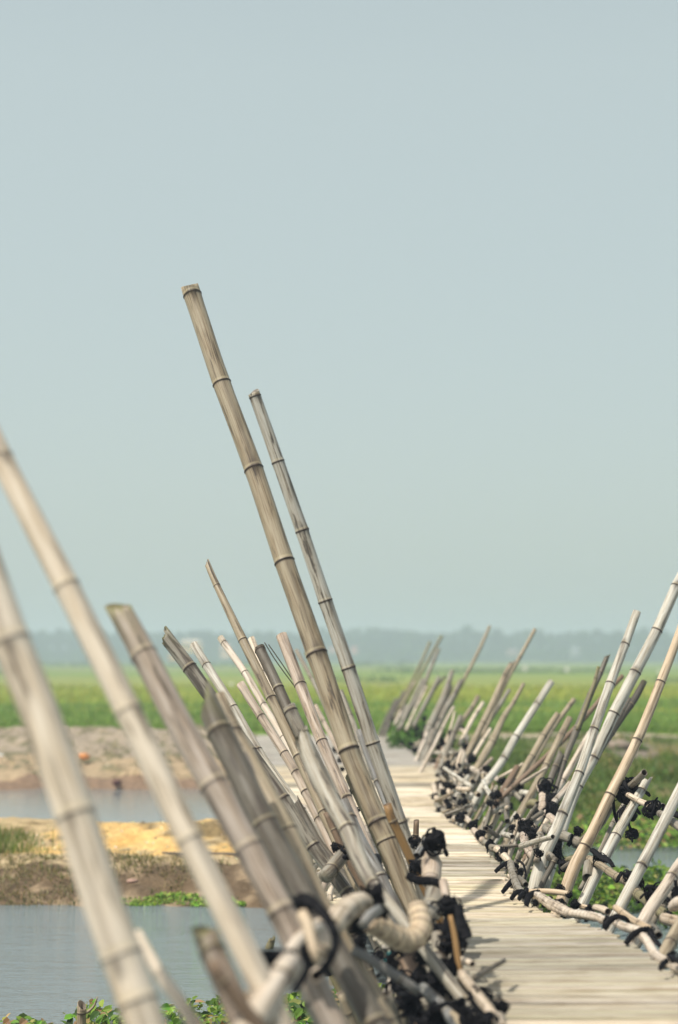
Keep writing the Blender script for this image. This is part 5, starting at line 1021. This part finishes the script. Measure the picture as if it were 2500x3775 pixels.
def brick(name, px, py, Y, wpx, hpx, col, label, cat):
    s = Y / F; a, h, d = wpx * s / 2, hpx * s, wpx * s * .4; r_ = random.Random(int(px)); vs = [(x * a + r_.uniform(-.1, .1) * a, y * d, z * h + r_.uniform(-.1, .1) * h) for z in (0, .5, 1) for x, y in ((-1, -1), (1, -1), (1, 1), (-1, 1))]
    fs = [(0, 3, 2, 1), (8, 9, 10, 11)] + [(k_ * 4 + i, k_ * 4 + (i + 1) % 4, k_ * 4 + 4 + (i + 1) % 4, k_ * 4 + 4 + i) for k_ in (0, 1) for i in range(4)]
    o = mesh_obj(name, vs, fs, plain(name + '_paint', col, .8, 12, .3), smooth=False); b = o.modifiers.new('bevel', 'BEVEL'); b.width = h * .12; b.segments = 2; o.location = PT(px, py, Y); tag(o, label, cat); return o
lump('orange_sack', 308, 2790, 31.8, 46, 26, (.62, .27, .10), 'small orange sack lying on the farther bank', 'sack')
lump('white_sack', 2, 2786, 32.2, 34, 16, (.7, .7, .66), 'white scrap lying on the farther bank at the left edge', 'rubbish', seed=3)
lump('pink_rag', 488, 3248, 16.35, 46, 18, (.40, .26, .20), 'faded pink rag on the dark slope of the left bank', 'rag', seed=5)
lump('dark_stone', 432, 2886, 29.9, 34, 26, (.10, .05, .045), 'dark reddish stone at the waterline of the farther bank', 'stone', seed=6)
lump('mud_lump', 2285, 2748, 33, 90, 44, (.27, .22, .17), 'grey-brown soil heap behind the white poles of the right railing', 'soil heap', seed=9)
lump('mud_lump', 2205, 2738, 33.6, 120, 60, (.34, .29, .23), 'paler larger soil heap left of the grey-brown one', 'soil heap', seed=10)
lump('mud_lump', 2235, 2795, 32, 70, 30, (.30, .20, .15), 'small reddish soil heap below the two larger heaps', 'soil heap', seed=12)
for i, (x, y, d_, s_, lb) in enumerate([(1936, 2474, 190, 15, 'white grave marker in the far field right of the highest thin cane'), (2090, 2478, 190, 13, 'cream grave marker in the far field left of the flat-topped white pole'), (2430, 2484, 170, 10, 'small tan grave marker in the far field near the right edge'), (854, 2532, 95, 13, 'white grave marker in the nearer field left of the thin pink pole'), (232, 2560, 80, 8, 'tiny bluish marker in the field between the two nearest poles')]):
    brick('grave_marker', x, y, d_, s_, s_ * 1.2, (.8, .74, .68), lb, 'grave marker')
def house(px, py, Y, wpx, hpx, wall, roof, label):
    s = Y / F; a, h, d = wpx * s / 2, hpx * s, wpx * s * .35; r = empty('house', PT(px, py, Y)); tag(r, label, 'house')
    mw_, mr, mg = plain('plaster', wall, .8, 3, .2), plain('roof_tile', roof, .8, 4, .3), plain('dark_glass', (.05, .06, .07), .3, 3, .1)
    vs = [(x, y, z) for z in (0, h) for x, y in ((-a, -d), (a, -d), (a, d), (-a, d))]; mesh_obj('wall', vs, [(0, 1, 5, 4), (1, 2, 6, 5), (2, 3, 7, 6), (3, 0, 4, 7), (4, 5, 6, 7)], mw_, r, False)
    e, t = a * 1.1, h * .4; vs = [(-e, -d * 1.2, h + .02), (e, -d * 1.2, h + .02), (e, d * 1.2, h + .02), (-e, d * 1.2, h + .02), (-e * .6, 0, h + t), (e * .6, 0, h + t)]
    mesh_obj('roof', vs, [(0, 1, 5, 4), (1, 2, 5), (2, 3, 4, 5), (3, 0, 4), (0, 3, 2, 1)], mr, r, False)
    for q in (-.5, 0, .5):
        x0, x1, z0, z1 = a * (q - .12), a * (q + .12), h * .4, h * .75
        mesh_obj('window', [(x0, -d - .05, z0), (x1, -d - .05, z0), (x1, -d - .05, z1), (x0, -d - .05, z1), (x0, -d, z0), (x1, -d, z0), (x1, -d, z1), (x0, -d, z1)], [(0, 1, 2, 3), (0, 4, 5, 1), (1, 5, 6, 2), (2, 6, 7, 3), (3, 7, 4, 0)], mg, r, False)
house(705, 2405, 480, 76, 34, (.95, .60, .25), (.6, .5, .4), 'yellow far house behind the splintered pole')
house(638, 2434, 420, 28, 20, (1.0, .5, .12), (.5, .4, .3), 'small orange hut below the yellow far house')
house(832, 2425, 480, 36, 36, (.95, .66, .5), (.6, .4, .35), 'pale pinkish far house left of the slender split-tipped pole')
house(1226, 2406, 520, 26, 14, (.95, .6, .55), (.6, .3, .3), 'pink far house seen left of the tallest pole')
house(1306, 2408, 520, 24, 16, (.95, .5, .5), (.6, .3, .3), 'red-pink far house seen right of the second tallest pole')
house(1890, 2418, 540, 40, 16, (.5, .4, .38), (.4, .3, .3), 'faint pink house before the far trees on the right')
house(2120, 2420, 540, 30, 22, (.42, .45, .47), (.35, .38, .4), 'faint bluish white house before the far trees on the right')

rows = []
for _ in range(900):
    x, y = rnd.uniform(-5.5, .4), rnd.choice((rnd.uniform(17.2, 19.0), rnd.uniform(31, 35.5)))
    rows.append((Vector((x * (1 if y < 25 else 1.6), y, ground(x * (1 if y < 25 else 1.6), y) + .005)), rnd.uniform(.015, .05) * (1 if y < 25 else 1.8), Vector((rnd.uniform(-.5, .5), rnd.uniform(-.8, .2), 1)), rnd.uniform(0, 6.28), vary(rnd, rnd.choice([(.75, .66, .52), (.25, .19, .12), (.16, .12, .08), (.5, .4, .25)]))))
leaves('litter', rows, label='pale shell bits, clods and straw scattered over the left banks', cat='litter', kind='stuff')

# ------------------------------------------------------------------ far trees, one wood read as a mass
rows = []; rnd = random.Random(9)
def far_tree(x, y, h, wdt, n, c):
    for _ in range(int(n * 1.35)):
        t = rnd.random(); zz = h * (.12 + .88 * t); rr = wdt * (.35 + .65 * math.sin(math.pi * min(1, t * .85 + .12))) * rnd.random() ** .5; a = rnd.uniform(0, 6.28)
        rows.append((Vector((x + math.cos(a) * rr, y + math.sin(a) * rr, .4 + zz)), rnd.uniform(1.1, 2.4), Vector((rnd.uniform(-1, 1), -1 + rnd.uniform(-.4, .4), rnd.uniform(-.3, 1))), rnd.uniform(0, 6.28), vary(rnd, c, .35)))
x = -230
while x < 230:
    hh = 10.3 + 1.1 * mnoise.noise(Vector((x * .05, 1, 0))) + .8 * mnoise.noise(Vector((x * .017, 5, 0))) + rnd.uniform(-.8, 1.3)
    if rnd.random() < .08: hh += rnd.uniform(.6, 1.6)
    far_tree(x, 640 + rnd.uniform(-12, 12), hh, rnd.uniform(2.6, 4.6), 95, rnd.choice([(.035, .07, .025), (.05, .09, .03), (.03, .06, .03)])); x += rnd.uniform(1.8, 3.6)
x = -230
while x < 230:
    far_tree(x, 600 + rnd.uniform(-10, 10), rnd.uniform(2.2, 4.4), rnd.uniform(2.5, 5), 45, (.05, .10, .03)); x += rnd.uniform(2.5, 4.5)
leaves('far_wood', rows, label='long low line of hazy blue-green trees along the horizon', cat='trees', kind='stuff')
# low hedges across the far field
rows = []
for yy, hh, seed in ((120, .7, 1), (190, 1.0, 2), (330, 1.6, 3)):
    x = -yy * .24
    while x < yy * .24:
        if mnoise.noise(Vector((x * 6 / yy, seed * 9.1, 0))) > .05:
            for _ in range(14): rows.append((Vector((x + rnd.gauss(0, yy * .004), yy + rnd.gauss(0, 1.2), .55 + hh * .5 * rnd.random())), hh * .35 * rnd.uniform(.6, 1.2), Vector((rnd.uniform(-1, 1), -1, rnd.uniform(-.3, 1))), rnd.uniform(0, 6.28), vary(rnd, (.06, .12, .03))))
        x += yy * .005
leaves('hedge_rows', rows, label='low broken hedge rows crossing the far field', cat='hedge', kind='stuff')

# ------------------------------------------------------------------ haze
k = NT('haze_air'); out = k.t.nodes['Material Output']; k.t.nodes.remove(k.b)
pv = k.n('VolumePrincipled'); pv.inputs['Color'].default_value = (.73, .84, 1.0, 1); pv.inputs['Density'].default_value = .0019; pv.inputs['Anisotropy'].default_value = .2
k.l(pv.outputs[0], out.inputs['Volume'])
X, A, B, Z0, Z1 = 1000, -60, 1600, -2.2, 18
hz = mesh_obj('haze', [(x, y, z) for z in (Z0, Z1) for x, y in ((-X, A), (X, A), (X, B), (-X, B))], [(0, 3, 2, 1), (4, 5, 6, 7), (0, 1, 5, 4), (1, 2, 6, 5), (2, 3, 7, 6), (3, 0, 4, 7)], k.m, smooth=False)
tag(hz, kind='stuff')
SC.cycles.volume_bounces = 1
